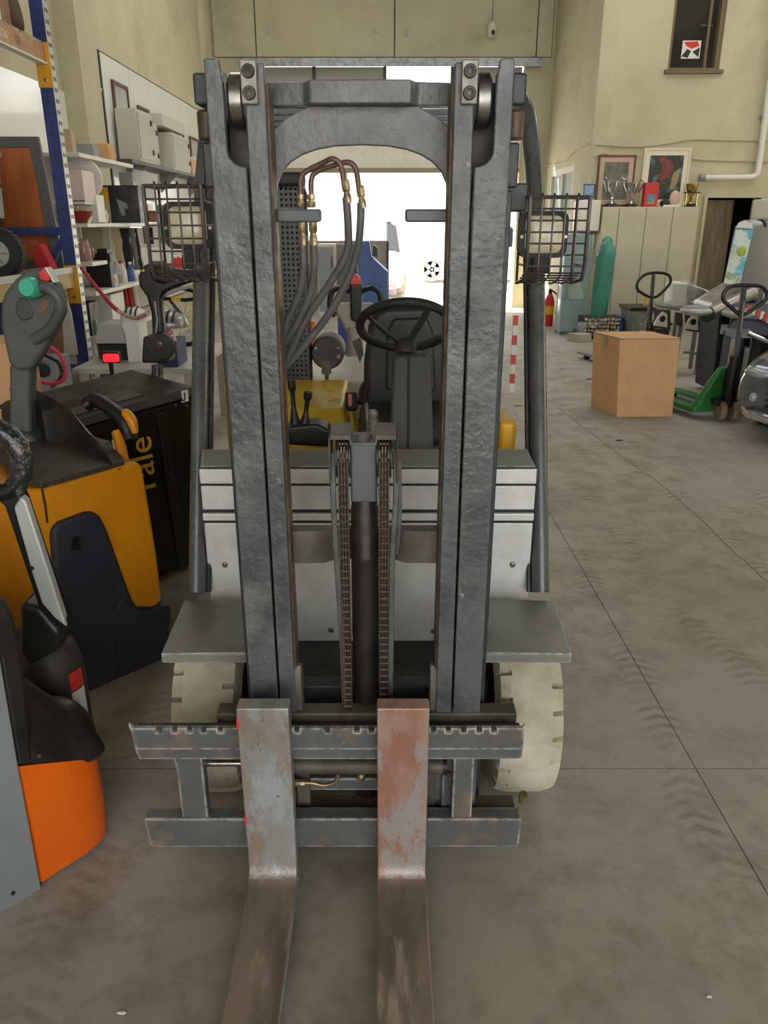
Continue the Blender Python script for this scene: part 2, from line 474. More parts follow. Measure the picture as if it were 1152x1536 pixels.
# upper cladding boards above the rail
cb = struct(MB().bx(WL + .05, WR - .05, WF - .012, WF, 4.64, TOP).build('trim_5', m_frame_dark)); cb['label'] = 'cream boards above the far doorway'
bx_ = [WL + .05, -2.43, .2, 2.9, WR - .05]
for i in range(4): MB().bx(bx_[i] + .012, bx_[i + 1] - .012, WF - .03, WF - .012, 4.65, TOP - .02).build('board', m_wall, cb, bev=.004)
for q, (x, z) in enumerate(((-2.2, 5.1), (-.15, 5.1), (.42, 5.05), (2.75, 5.05))):
    MB().bx(x - .02, x + .02, WF - .05, WF - .03, z - .06, z + .06).build('bracket', m_rail, cb)
al = thing('wall_alarm', 'small white alarm sounder hanging high on the far wall boards', 'alarm', (2.03, WF - .08, 4.98))
MB().lathe([(.05, 0), (.085, .03), (.085, .2), (.04, .26)], (2.03, WF - .1, 4.96)).build('body', m_trim, al); MB().ell((2.04, WF - .17, 5.03), (.04, .03, .05)).build('lens', m_frame_dark, al); MB().tube([(2.03, WF - .06, 5.2), (2.04, WF - .05, 5.6), (2.03, WF - .05, 6.2)], .008, 6).build('cable', m_rail, al)
# transom with grey panes, one of them open to the light
tw = struct(MB().bx(DX0, DX1, WF + .05, WF + .15, 3.62, 3.70).build('window_1', m_rail)); tw['label'] = 'transom above the far doorway with grey panes'
mpane = M('grey_pane', (150, 150, 142), .35)
ex = [DX0, -1.35, .02, 1.32, DX1]
for x in ex[1:-1]: MB().bx(x - .03, x + .03, WF + .05, WF + .15, 3.7, 4.52).build('mullion', m_frame_dark, tw)
for i in (0, 1, 3): MB().bx(ex[i] + .03, ex[i + 1] - .03, WF + .09, WF + .11, 3.7, 4.5).build('pane', mpane, tw)
MB().bx(.05, 1.29, WF + .09, WF + .10, 3.7, 4.12).build('pane', m_milky, tw)
lt = struct(MB().bx(DX0, DX1, WF + .02, WF + .25, 2.70, 3.62).build('trim_6', M('lintel_cream_glare', (240, 236, 220), .6, c2=(232, 226, 206)))); lt['label'] = 'cream lintel of the far doorway'  # cream lifted to near white to paint the doorway glare
MB().bx(DX0, DX1, WF - .03, WF + .02, 2.62, 2.71).build('beam', M('beam_ochre', (150, 140, 108), .5), lt)
# left door leaves: solid below, milky glazing above
dr = struct(MB().bx(DX0, .085, WF + .02, WF + .08, 0, 1.30).build('door_1', m_door_beige)); dr['label'] = 'closed left leaves of the far door, solid below and glazed above'
for x0, x1 in ((DX0, -1.62), (-1.62, -.78), (-.78, .085)):
    MB().bx(x0 + .03, x1 - .03, WF + .04, WF + .05, 1.34, 2.62).build('glazing', m_milky, dr)
    MB().bx(x0 - .03, x0 + .03, WF + .01, WF + .09, 1.30, 2.64).build('stile', m_door_beige, dr)
MB().bx(.05, .10, WF + .0, WF + .09, 0, 1.32).build('edge_seal', m_frame_dark, dr)
MB().bx(DX0, .085, WF + .01, WF + .09, 1.28, 1.335).build('rail', m_door_beige, dr)

# ---------------------------------------------------------------- outside yard
m_yard = M('yard_concrete', (214, 210, 204), .9, c2=(190, 186, 180), nscale=1.5, bump=.1)
struct(MB().bx(-40, 40, WF + .3, 80, -.2, -.03).build('ground_yard', m_yard))['label'] = 'sunlit concrete yard outside the far door'
struct(MB().bx(-40, 40, -60, -7.3, -.2, -.03).build('ground_forecourt', m_yard))['label'] = 'concrete forecourt outside the open gate'
struct(MB().bx(-40, 40, 46, 46.4, -.1, 4.5).build('wall_yard', M('yard_wall_white', (236, 234, 228), .8)))['label'] = 'white wall at the back of the yard'
# ================================================================ FORKLIFT
m_mast = M('mast_paint', (86, 89, 90), .36, .0, c2=(64, 68, 70), nscale=6, lo=.42, hi=.6, bump=.9, bscale=48, bdist=.004, chip=(138, 128, 120), cscale=16, cth=.65, dust=(112, 112, 110), dscale=3.2, dlo=.5, dhi=.68, rvar=.16, edge=(128, 122, 116), erad=.006)
m_mast_dk = M('mast_side_paint', (48, 51, 54), .5, c2=(38, 40, 42), nscale=8, bump=.2, chip=(96, 84, 74), cscale=18, cth=.7)
m_rust_edge = M('rusty_greased_edge', (96, 74, 56), .5, .2, c2=(58, 50, 44), nscale=14, bump=.3, bscale=80)
m_steel = M('bare_steel', (150, 148, 142), .3, .9, c2=(104, 100, 94), nscale=12)
m_grease = M('greasy_steel', (62, 58, 54), .45, .5, c2=(42, 39, 36), nscale=9)
m_chain = M('greased_chain', (92, 76, 66), .4, .5, c2=(62, 52, 46), nscale=40)
m_arch = M('grey_cast_paint', (108, 109, 108), .42, c2=(92, 93, 93), nscale=9, bump=.9, bscale=60, bdist=.004)
m_block = M('smooth_grey_paint', (88, 91, 94), .45, c2=(80, 83, 86))
m_carr = M('carriage_paint', (92, 94, 93), .42, c2=(72, 76, 78), nscale=6, bump=.35, bscale=50, chip=(206, 200, 190), cscale=22, cth=.70, dust=(120, 104, 88), dscale=6, dlo=.52, dhi=.66, edge=(206, 200, 190), erad=.011)
m_brownbar = M('dirty_carriage_bar', (98, 92, 80), .55, .2, c2=(74, 70, 62), nscale=10, bump=.2)
def fork_mat(name, base, rust, steel):
    return M(name, base, .4, .3, c2=rust, nscale=7, lo=.44, hi=.56, dust=steel, dscale=13, dlo=.50, dhi=.60, bump=.6, bscale=110, bdist=.003, chip=(84, 68, 58), cscale=110, cth=.64, stretch=(1, .6, .55), edge=(190, 178, 166), erad=.006)
m_forkL = fork_mat('worn_fork_steel', (146, 145, 142), (140, 126, 112), (158, 162, 164))
m_forkR = fork_mat('rusty_fork_steel', (168, 138, 122), (154, 112, 94), (156, 148, 142))
m_tine = M('scraped_shaded_tine_steel', (132, 118, 104), .5, .15, c2=(100, 88, 78), nscale=5, dust=(158, 144, 128), dscale=9, dlo=.55, dhi=.7, bump=.3, bscale=90, stretch=(2.5, .6, 1))  # scraped steel, darkened to paint the shade on the tine tops
m_silver = M('silver_sheet_paint', (214, 214, 211), .3, .3, c2=(200, 200, 197), nscale=12, bump=.25, bscale=260, bdist=.0015, chip=(176, 176, 174), cscale=300, cth=.60, rvar=.02)
m_fend = M('fender_paint', (118, 119, 111), .42, c2=(106, 107, 100), nscale=4, bump=.1, edge=(196, 196, 190), erad=.006)
m_post = M('guard_post_paint', (96, 98, 100), .3, .3, c2=(80, 82, 84), nscale=6, chip=(150, 150, 148), cscale=30, cth=.74)
m_tire = M('dusty_glare_tyre', (200, 193, 171), .85, c2=(168, 160, 136), nscale=6, bump=.25, bscale=40, dust=(120, 112, 92), dscale=9, dlo=.62, dhi=.8)  # dust on the forklift tyres; the pale tone paints glare on the yard cars
m_black = M('black_plastic', (26, 26, 27), .42, c2=(34, 34, 34), nscale=20)
m_blk_soft = M('black_rubber', (30, 30, 30), .62, c2=(40, 40, 40), nscale=14, bump=.2, bscale=140)
m_column = M('column_plastic', (70, 70, 68), .5, c2=(62, 62, 60), bump=.25, bscale=300, bdist=.001)
m_vinyl = M('seat_vinyl', (36, 36, 37), .38, c2=(44, 44, 45), nscale=8, bump=.2, bscale=160)
m_yellow = M('yellow_paint', (206, 176, 30), .32, c2=(190, 160, 34), nscale=4, dust=(150, 128, 50), dscale=5, dlo=.6, dhi=.8)
m_hose = M('hose_rubber', (86, 86, 84), .55, c2=(70, 70, 68), nscale=20)
m_brass = M('plated_fitting', (170, 152, 116), .35, .7, c2=(130, 112, 84), nscale=30)
m_copper = M('oxidised_pipe', (112, 84, 76), .45, .4, c2=(90, 70, 64), nscale=20)
m_dark = M('underbody_dark', (34, 36, 38), .6, c2=(24, 25, 26))

XC = -.047
YF = 1.72
fk = thing('forklift', 'dark grey forklift seen head-on with twin-rail mast and two worn forks', 'forklift', (XC, 2.3, 0))
def bld(mb, name, mat, parent=None, **k): return mb.build(name, mat, parent or fk, **k)

# ---- mast rails
for s in (-1, 1):
    X = lambda d: XC + s * d
    zn = 1.815
    outl = [(.296, .13), (.226, .13), (.226, zn - .012)] + [(.262 - .022 + .022 * math.sin(t) - .012 * (1 - math.sin(t)), zn - .012 + .03 * (1 - math.cos(t))) for t in [i * math.pi / 12 for i in range(1, 7)]] + [(.262, 1.95), (.268, 1.992), (.296, 1.992)]
    mb = MB().prism([(X(d), YF, z) for d, z in outl], (0, .022, 0))
    mb.bx(min(X(.278), X(.296)), max(X(.278), X(.296)), YF + .02, YF + .15, .13, 1.985)
    mb.bx(min(X(.23), X(.312)), max(X(.23), X(.312)), YF + .13, YF + .155, .13, 1.90)
    outer = bld(mb, 'outer_mast_rail', m_mast, bev=.004, tilt=True)
    mb = MB().bx(min(X(.182), X(.2215)), max(X(.182), X(.2215)), YF + .002, YF + .022, .15, 1.985)
    mb.bx(min(X(.188), X(.208)), max(X(.188), X(.208)), YF + .02, YF + .11, .15, 1.975)
    mb.bx(min(X(.182), X(.222)), max(X(.182), X(.222)), YF + .105, YF + .12, .15, 1.90)
    inner = bld(mb, 'inner_mast_rail', m_mast, bev=.004, tilt=True)
    mb = MB().bx(min(X(.177), X(.184)), max(X(.177), X(.184)), YF + .02, YF + .085, .2, 1.95)
    mb.build('rail_edge', m_rust_edge, inner, bev=.002)
    # roller in the cut-out and cap plate with two socket screws
    mb = MB().lathe([(.0, 0), (.046, 0), (.05, .004), (.05, .026), (.046, .03), (.0, .03)], (X(.2275) if s > 0 else X(.2575), YF + .058, 1.925), (1, 0, 0), 28)
    mb.build('mast_roller', m_steel, outer)
    MB().bx(min(X(.226), X(.27)), max(X(.226), X(.27)), YF + .08, YF + .12, 1.76, 1.96).build('roller_backing', m_grease, outer)
    mb = MB().bx(min(X(.194), X(.226)), max(X(.194), X(.226)), YF - .012, YF + .002, 1.912, 1.988)
    cap = mb.build('cap_plate', M('worn_cap_plate', (140, 136, 124), .4, .3, c2=(104, 102, 98), nscale=20), inner, bev=.003)
    for zz in (1.931, 1.968):
        MB().lathe([(.0125, 0), (.0125, .005), (.011, .007), (.0075, .007), (.007, .003), (.0045, .003), (.004, .001)], (X(.210), YF - .011, zz), (0, -1, 0), 20).build('socket_screw', m_grease, inner)
    # hose guides on the outside
    mb = MB().bx(min(X(.296), X(.326)), max(X(.296), X(.326)), YF + .03, YF + .12, 1.915, 1.972)
    mb.build('guide_block', m_mast_dk, outer, bev=.006)
    MB().lathe([(.015, 0), (.019, .005), (.019, .05), (.015, .055)], (X(.312), YF + .07, 1.855), (0, 0, 1), 16).build('guide_roller', m_rust_edge, outer)
    MB().bx(min(X(.296), X(.322)), max(X(.296), X(.322)), YF + .05, YF + .12, 1.765, 1.85).build('guide_block', m_mast_dk, outer, bev=.005)
    MB().bx(min(X(.296), X(.314)), max(X(.296), X(.314)), YF + .06, YF + .13, .15, 1.76).build('side_strip', m_mast_dk, outer, bev=.004)

# ---- mast cross members
yb = YF + .11
bar = [(-.19, .02), (-.115, .005), (-.10, -.03), (.10, -.03), (.115, .005), (.19, .02), (.19, .055), (.10, .03), (-.10, .03), (-.19, .055)]
bld(MB().prism([(XC + x, yb - .03 + y, 1.920) for x, y in bar], (0, 0, .043)), 'mast_crossbar', m_arch, bev=.004, tilt=True)
hole = [(-.181, 1.715), (-.184, 1.745)]
for i in range(1, 14):
    t = math.pi - i * math.pi / 14
    hole.append((.182 * math.copysign(abs(math.cos(t)) ** .8, math.cos(t)), 1.755 + .105 * math.sin(t) ** .8))
hole += [(.184, 1.76), (.181, 1.715)]
outp = [(.19, 1.715), (.19, 1.885), (.16, 1.91), (.115, 1.932), (-.105, 1.932), (-.15, 1.912), (-.19, 1.882), (-.19, 1.715)]
bld(MB().prism([(XC + x, yb - .02, z - .012) for x, z in hole + outp], (0, .025, 0)), 'mast_arch_plate', m_arch, bev=.003, tilt=True)
for s, x0, x1 in ((-1, -.19, -.088), (1, .092, .19)):
    bld(MB().bx(XC + x0, XC + x1, yb - .035, yb + .01, 1.698, 1.724), 'hose_bracket', m_block, bev=.005, tilt=True)
mb = MB().prism([(XC + x, y, .90) for x, y in ((-.185, 1.79), (-.10, 1.79), (-.07, 1.815), (.07, 1.815), (.10, 1.79), (.185, 1.79), (.185, 1.835), (-.185, 1.835))], (0, 0, .088))
bld(mb, 'mast_tie_beam', m_brownbar, bev=.005, tilt=True)
bld(MB().bx(XC - .2, XC + .2, 1.85, 1.90, .34, .50), 'lower_tie_plate', m_mast_dk, bev=.006, tilt=True)
for s in (-1, 1):
    bld(MB().prism([(XC + s * .165, 1.73, .50), (XC + s * .165, 1.78, .50), (XC + s * .165, 1.78, .62), (XC + s * .165, 1.745, .635), (XC + s * .165, 1.73, .61)], (s * .022, 0, 0)), 'chain_anchor_lug', m_brownbar, bev=.003, tilt=True)

# ---- lift cylinder, sheaves, chains
cy = 1.785
zt = lambda y: A(546, y, 1.76).z
mb = MB().lathe([(.033, .12), (.033, .70), (.0345, .705), (.0345, zt(842)), (.036, zt(838)), (.036, zt(832)), (.0335, zt(828)), (.0335, zt(762)), (.031, zt(758)), (.031, zt(745)), (.028, zt(740)), (.028, 1.15)], (XC, cy, 0), (0, 0, 1), 28)
cylo = bld(mb, 'lift_cylinder', m_grease, tilt=True)
MB().bx(XC - .031, XC + .031, cy - .04, cy + .035, zt(748), zt(660)).build('cylinder_head', m_block, cylo, bev=.006)
MB().prism([(XC - .06, cy - .05, 1.238), (XC - .034, cy - .05, 1.238), (XC - .03, cy - .05, 1.222), (XC + .03, cy - .05, 1.222), (XC + .034, cy - .05, 1.238), (XC + .06, cy - .05, 1.238), (XC + .06, cy - .05, 1.246), (XC + .03, cy - .05, 1.246), (XC + .026, cy - .05, 1.23), (XC - .026, cy - .05, 1.23), (XC - .03, cy - .05, 1.246), (XC - .06, cy - .05, 1.246)], (0, .09, 0)).build('head_yoke', m_block, cylo, bev=.002)
for x in (-.013, .013):
    MB().lathe([(.007, 0), (.007, .012), (.005, .014)], (XC + x, cy - .03, 1.23), (0, 0, 1), 6).build('head_bolt', m_steel, cylo)
for s in (-1, 1):
    xs_ = XC + s * .047
    sh = bld(MB().lathe([(.02, -.017), (.05, -.017), (.05, -.013), (.042, -.012), (.042, .012), (.05, .013), (.05, .017), (.02, .017)], (xs_, cy - .01, 1.185), (1, 0, 0), 30), 'chain_sheave', m_grease, tilt=True)
    x0, x1 = (xs_ - .028, xs_ + .02) if s < 0 else (xs_ - .02, xs_ + .028)
    mb = MB().bx(x0, x1, cy - .065, cy + .045, 1.240, 1.252)
    xo = x0 if s < 0 else x1
    mb.prism([(xo, cy - .065, 1.245), (xo, cy + .045, 1.245), (xo, cy + .045, 1.10), (xo, cy - .02, 1.09), (xo, cy - .06, 1.14)], (s * .004, 0, 0))
    mb.build('sheave_guard', m_brownbar, sh, bev=.002)
    # leaf chain
    ch = bld(MB().bx(xs_ - .0105, xs_ + .0105, cy - .0525, cy - .0505, .47, 1.18), 'lift_chain', m_dark, tilt=True)  # dark backing strip paints the shade between the links
    pitch = .0185
    lk = MB()
    for xx in (-.0105, -.0035, .0035, .0105):
        pr = [(0, math.cos(t) * .0065, math.sin(t) * .0065) for t in [math.radians(a) for a in (30, 90, 150, 210, 270, 330)]]
        P_ = [V((xx - .0015 , y * (1 if abs(xx) > .005 else .8), (z + (.0085 if z >= 0 else -.0085) * .8) * .92 + (0 if abs(xx) > .005 else .0092))) for _, y, z in pr]
        lk.prism(P_, (.003, 0, 0))
    lk.cyl((-.0125, 0, .0085), (.0125, 0, .0085), .0032, n=6)
    lk.v = [p + OFF[fk.name] for p in lk.v]; proto = None; z = .475; k = 0
    pts = []
    while z < 1.185: pts.append((cy - .056, z, 0)); z += pitch
    for a in range(1, 5):
        t = a * pitch / .048; pts.append((cy - .01 - .046 * math.cos(t), 1.185 + .046 * math.sin(t), t))
    for (yy, zz, t) in pts:
        if proto is None:
            proto = lk.build('chain_link', m_chain, ch); o = proto
        else: o = copy_part(proto, ch)
        o.matrix_local = Matrix.Translation(V((xs_, yy, zz)) - OFF[fk.name]) @ Matrix.Rotation(-t, 4, 'X')
    # flat hoses beside the chains
    if s < 0: pth = [(xs_ - .024, cy - .03, 1.20), (xs_ - .024, cy - .055, 1.10), (xs_ - .02, cy - .06, .95), (xs_ - .012, cy - .055, .75), (xs_ - .008, cy - .05, .48)]
    else: pth = [(xs_ + .027, cy - .03, 1.20), (xs_ + .028, cy - .055, 1.10), (xs_ + .02, cy - .06, .95), (xs_ + .018, cy - .055, .75), (xs_ + .016, cy - .05, .50)]
    bld(MB().tube(smoothpath(pth), .007, 8, flat=(1, .55)), 'mast_hose', m_hose, tilt=True)
    if s > 0: bld(MB().tube(smoothpath([(xs_ + .034, cy - .03, 1.18), (xs_ + .036, cy - .05, 1.05), (xs_ + .03, cy - .04, .95)]), .006, 8), 'mast_hose', m_hose, tilt=True)

# ---- hydraulic pipes and hoses seen through the arch
def pipe(pts, r, mat, name): return bld(MB().tube(smoothpath(pts), r, 10), name, mat, tilt=True)
def fitting(mb_parent, p, d, r, h, mat):
    MB().lathe([(r * .8, 0), (r, h * .1), (r, h * .45), (r * .75, h * .5), (r * .75, h * .6), (r * .95, h * .65), (r * .95, h)], p, d, 8).build('hose_fitting', mat, mb_parent)
Yh = YF + .09
for k, (xa, xb, ytop, xe) in enumerate(((453, 515, 240, 520), (469, 537, 245, 538))):
    a0 = A(xa, 296, Yh); b0 = A(xb + 2, 275 + 8 * k, Yh - .02)
    top = A((xa + xb) / 2, 250, Yh - .01)
    pp = pipe([a0, A(xa, 272, Yh), A(xa + 8, 260, Yh), A(xa + 35, 248 - 2 + 4 * k, Yh - .01), A(xb - 14, ytop + 1, Yh - .02), A(xb - 3, ytop + 10, Yh - .02), b0], .0055, m_copper, 'hydraulic_pipe')
    fitting(pp, A(xa, 313, Yh), (0, 0, 1), .009, .026, m_brass)
    fitting(pp, b0 + V((.002, 0, .004)), V((.004, 0, -.03)), .0085, .045, m_brass)
    hs = [b0 + V((.004, 0, -.03)), A(xe + 3, 340, Yh - .02), A(xe + 1 - 3 * k, 380, Yh), A(xe - 24 + 6 * k, 425, Yh + .02), A(xe - 60 + 10 * k, 480, Yh + .05), A(428 + 5 * k, 548, Yh + .08), A(405, 580, Yh + .1)]
    pipe(hs, .0085, m_hose, 'hydraulic_hose')
    f2 = A(xa + 2, 332, Yh)
    hh = pipe([A(xa + 3, 368, Yh), A(xa + 4, 400, Yh), A(xa - 2, 440, Yh + .02), A(xa - 22, 485, Yh + .04), A(424, 520, Yh + .06), A(408, 545, Yh + .08)], .0085, m_hose, 'hydraulic_hose')
    fitting(hh, f2 + V((0, 0, .004)), (0.002, 0, -1), .009, .055, m_brass)

# ---- carriage
CX0, CX1 = -.638, .352
def px2x(px, Y=1.65, z=.5): return (px - 576) * (Y * _c + (CAMH - z) * _s) / FPX
zt_, nd = .515, .014
notch = [(236, 245), (260, 268), (282, 290), (303, 311), (328, 336), (442, 450), (487, 496), (531, 540), (553, 562), (646, 654), (668, 676), (691, 699), (714, 722), (736, 744)]
top = [(CX0, zt_ + .012), (CX0 + .008, zt_)]
for a, b in notch: top += [(px2x(a), zt_), (px2x(a), zt_ - nd), (px2x(b), zt_ - nd), (px2x(b), zt_)]
top += [(CX1 - .006, zt_), (CX1, zt_ + .01), (CX1, .45), (CX0 + .012, .45)]
carr = bld(MB().prism([(x, 1.645, z) for x, z in ((CX0 + .002, .499), (CX1 - .001, .499), (CX1, .42), (CX1 - .02, .418), (CX0 + .014, .418), (CX0 + .008, .44))], (0, .034, 0)), 'carriage_upper_bar', m_carr, bev=.003, tilt=True)
MB().prism([(x, 1.6435, z) for x, z in top], (0, .011, 0)).build('notched_strip', m_carr, carr, bev=.0012)
MB().bx(CX0 + .004, CX1 - .004, 1.679, 1.70, .40, .49).build('bar_backing', m_mast_dk, carr)
bld(MB().prism([(x, 1.645, z) for x, z in ((CX0 + .004, .225), (CX0 + .010, .135), (CX0 + .018, .128), (CX1 + .01, .128), (CX1 + .012, .225))], (0, .045, 0)), 'carriage_lower_bar', m_carr, bev=.004, tilt=True)
for x0, x1 in ((-.535, -.465), (.178, .232)):
    bld(MB().bx(x0, x1, 1.652, 1.69, .215, .43), 'carriage_upright', m_carr, bev=.004, tilt=True)
bld(MB().bx(-.435, .345, 1.715, 1.765, .462, .507), 'shift_frame_bar', m_brownbar, bev=.005, tilt=True)
bld(MB().bx(-.36, .36, 1.715, 1.765, .165, .20), 'shift_frame_bar', m_brownbar, bev=.005, tilt=True)
sc_ = bld(MB().cyl((-.25, 1.70, .355), (.155, 1.70, .355), .0225, n=20), 'side_shift_cylinder', m_brownbar, tilt=True)
MB().cyl((-.47, 1.70, .362), (-.25, 1.70, .362), .009, n=12).build('shift_rod', m_steel, sc_)
MB().cyl((.155, 1.70, .355), (.165, 1.70, .355), .0255, n=20).build('cylinder_collar', m_grease, sc_)
MB().lathe([(.012, 0), (.012, .012), (.009, .014)], (-.478, 1.70, .362), (1, 0, 0), 10).build('rod_end', m_steel, sc_)
br = bld(MB().bx(.155, .185, 1.70, 1.73, .19, .41), 'shift_bracket', m_carr, bev=.003, tilt=True)
MB().lathe([(.008, 0), (.008, .008)], (.17, 1.70, .33), (0, -1, 0), 6).build('bracket_bolt', m_rust_edge, br)
bld(MB().bx(.115, .138, 1.71, 1.74, .19, .36), 'shift_bracket', m_brownbar, bev=.003, tilt=True)
bld(MB().bx(-.235, -.20, 1.71, 1.74, .18, .36), 'shift_bracket', m_brownbar, bev=.003, tilt=True)
bld(MB().bx(-.21, .11, 1.73, 1.755, .245, .285), 'shift_strut', m_carr, bev=.003, tilt=True)
pp = pipe([(-.22, 1.69, .305), (-.19, 1.69, .305), (-.16, 1.69, .297), (-.13, 1.69, .308), (-.12, 1.69, .335)], .0055, m_brass, 'shift_pipe')
fitting(pp, (-.245, 1.69, .306), (1, 0, 0), .011, .035, m_brass)
bld(MB().ell((-.06, 1.695, .322), (.012, .012, .014)), 'grease_port', m_brass, tilt=True)
bld(MB().lathe([(.009, 0), (.009, .02), (.012, .022), (.012, .034)], (.372, 1.70, .235), (0, -.3, 1), 8), 'stop_pin', m_brass, tilt=True)

# ---- forks
def fork(x0, x1, mat):
    prof = [(.52, .030), (1.56, .030), (1.60, .036), (1.63, .055), (1.645, .09), (1.645, .605), (1.60, .605), (1.60, .12), (1.594, .098), (1.582, .083), (1.56, .076), (.60, .060), (.52, .042)]
    o = bld(MB().prism([(x0, y, z) for y, z in prof], (x1 - x0, 0, 0)), 'fork', [mat, m_tine], bev=.0045, tilt=True)
    me = o.data
    for p_ in me.polygons:
        c_ = p_.center + OFF[fk.name]
        if c_.y < 1.585 and p_.normal.z > .5: p_.material_index = 1  # upward tine faces get the painted shade
    return o
f1 = fork(-.357, -.230, m_forkL); f1['label'] = 'grey worn fork'
f2 = fork(-.017, .110, m_forkR); f2['label'] = 'rusty fork'
for zz in (.545, .25):
    MB().bx(-.3576, -.352, 1.5996, 1.6005, zz, zz + .03).build('red_mark', M('red_paint_mark', (220, 40, 50), .5), f1)

# ---- fenders, tyres, axle
for s in (-1, 1):
    xo = XC + s * .552; xi = XC + s * .30
    pl = [(xi, 1.835), (xo - s * .006, 1.83), (xo, 1.84), (xo + s * .012, 2.14), (xi, 2.16)]
    mb = MB().prism([(x, y, .607) for x, y in pl], (0, 0, .008)); mb.bx(min(xi, xo), max(xi, xo), 1.83, 1.838, .585, .613)
    bld(mb, 'fender', m_fend, bev=.003)
def tyre(s):
    cx_, r, w, cyy = XC + s * .466, .293, .185, 2.125
    n = 240; ps = []; prof = [(-.5, .62), (-.5, .90), (-.47, .965), (-.33, .992), (-.3, 1.0), (0, 1.004), (.3, 1.0), (.33, .992), (.47, .965), (.5, .90), (.5, .62)]
    rings = []
    for i in range(n):
        t = 2 * math.pi * i / n; ring = []
        for k, (x, rr) in enumerate(prof):
            g = 1.0
            if (k <= 3 and i % 10 == 0) or (k >= 7 and i % 10 == 5): g = .92 if 1 <= k <= 9 else 1
            ring.append(V((cx_ + x * w, cyy - r * rr * g * math.cos(t), r + r * rr * g * math.sin(t))))
        rings.append(ring)
    mb = MB(); m_ = len(prof)
    fs = [(i * m_ + k, i * m_ + k + 1, ((i + 1) % n) * m_ + k + 1, ((i + 1) % n) * m_ + k) for i in range(n) for k in range(m_ - 1)]
    mb.add([p_ for r_ in rings for p_ in r_], fs)
    o = bld(mb, 'front_tyre', m_tire, ang=50)
    MB().lathe([(.02, -.08), (.185, -.08), (.185, -.05), (.12, -.02), (.12, .02), (.185, .05), (.185, .08), (.02, .08)], (cx_, cyy, r), (1, 0, 0), 28).build('wheel_rim', m_dark, o)
tyre(-1); tyre(1)
bld(MB().bx(XC - .36, XC + .36, 1.98, 2.25, .16, .43), 'drive_axle', m_dark, bev=.02)
for s in (-1, 1):   # rear tyres
    bld(MB().lathe([(.02, -.08), (.17, -.08), (.21, -.05), (.215, 0), (.21, .05), (.17, .08), (.02, .08)], (XC + s * .40, 3.7, .215), (1, 0, 0), 32), 'rear_tyre', m_tire)

# ---- front panel of the body
yp = 2.22
fp = bld(MB().bx(-.55, .455, yp, yp + .01, .40, .838), 'front_panel', m_silver, bev=.003)
MB().bx(-.55, .455, yp - .006, yp + .01, .38, .402).build('panel_sill', m_brownbar, fp, bev=.003)
MB().bx(-.55, .455, yp - .008, yp + .01, .848, .872).build('panel_rib', m_silver, fp, bev=.003)
MB().bx(-.55, .455, yp - .002, yp + .01, .882, .958).build('panel_middle', m_silver, fp, bev=.003)
MB().bx(-.55, .455, yp - .006, yp + .012, .966, 1.012).build('panel_upper', m_silver, fp, bev=.003)
MB().bx(-.55, .455, yp + .012, yp + .02, .40, 1.02).build('panel_backing', m_dark, fp)
MB().hexa([(-.545, yp - .005, 1.018), (.45, yp - .005, 1.018), (.45, yp + .03, 1.018), (-.545, yp + .03, 1.018)], [(-.545, yp + .035, 1.058), (.43, yp + .035, 1.058), (.43, yp + .045, 1.06), (-.545, yp + .045, 1.06)]).build('panel_lip', m_fend, fp, bev=.002)
for x, z in ((-.495, .70), (.40, .70), (-.17, .47), (.16, .465)):
    MB().lathe([(.009, 0), (.009, .004), (.005, .006)], (x, yp, z), (0, -1, 0), 14).build('rivet', m_post, fp)
bld(MB().bx(-.50, .40, yp - .05, yp - .005, .31, .37), 'frame_member', m_mast_dk, bev=.008)
bld(MB().bx(-.50, .40, 2.24, 3.9, .30, .50), 'chassis', m_dark, bev=.02)

# ---- overhead guard
for s in (-1, 1):
    xx = XC + s * .532
    pts = [(xx, 2.19, .62), (xx, 2.38, 1.05), (xx, 2.58, 1.5), (xx, 2.70, 1.78), (xx - s * .012, 2.82, 1.99), (xx - s * .03, 2.96, 2.09), (xx - s * .04, 3.15, 2.125), (xx - s * .04, 4.1, 2.10)]
    gp = bld(MB().tube(smoothpath(pts, 8), .036, 14, flat=(.78, 1.25)), 'guard_post', m_post)
    MB().tube([(xx - s * .034, 2.19, .62), (xx - s * .034, 2.38, 1.05), (xx - s * .034, 2.58, 1.5), (xx - s * .034, 2.66, 1.7)], .007, 6).build('post_trim', m_dark, gp)
    bld(MB().tube([(XC + s * .46, 4.05, 2.1), (XC + s * .47, 3.95, 1.5), (XC + s * .47, 3.95, .9)], .03, 10), 'rear_guard_post', m_post)
for k in range(5):
    y = 3.2 + .2 * k
    bld(MB().bx(XC - .50, XC + .50, y - .012, y + .012, 2.09, 2.13), 'guard_bar', m_post, bev=.004)
for s, dx in ():
    gb = bld(MB().prism([AX(798, 190, .47), AX(812, 200, .47), AX(808, 262, .47), AX(788, 258, .47)], (.03, 0, 0)), 'guard_gusset', m_post, bev=.004)
    MB().lathe([(.012, 0), (.012, .008)], A(797, 243, 2.72), (0, -1, 0), 10).build('gusset_bolt', m_steel, gb)

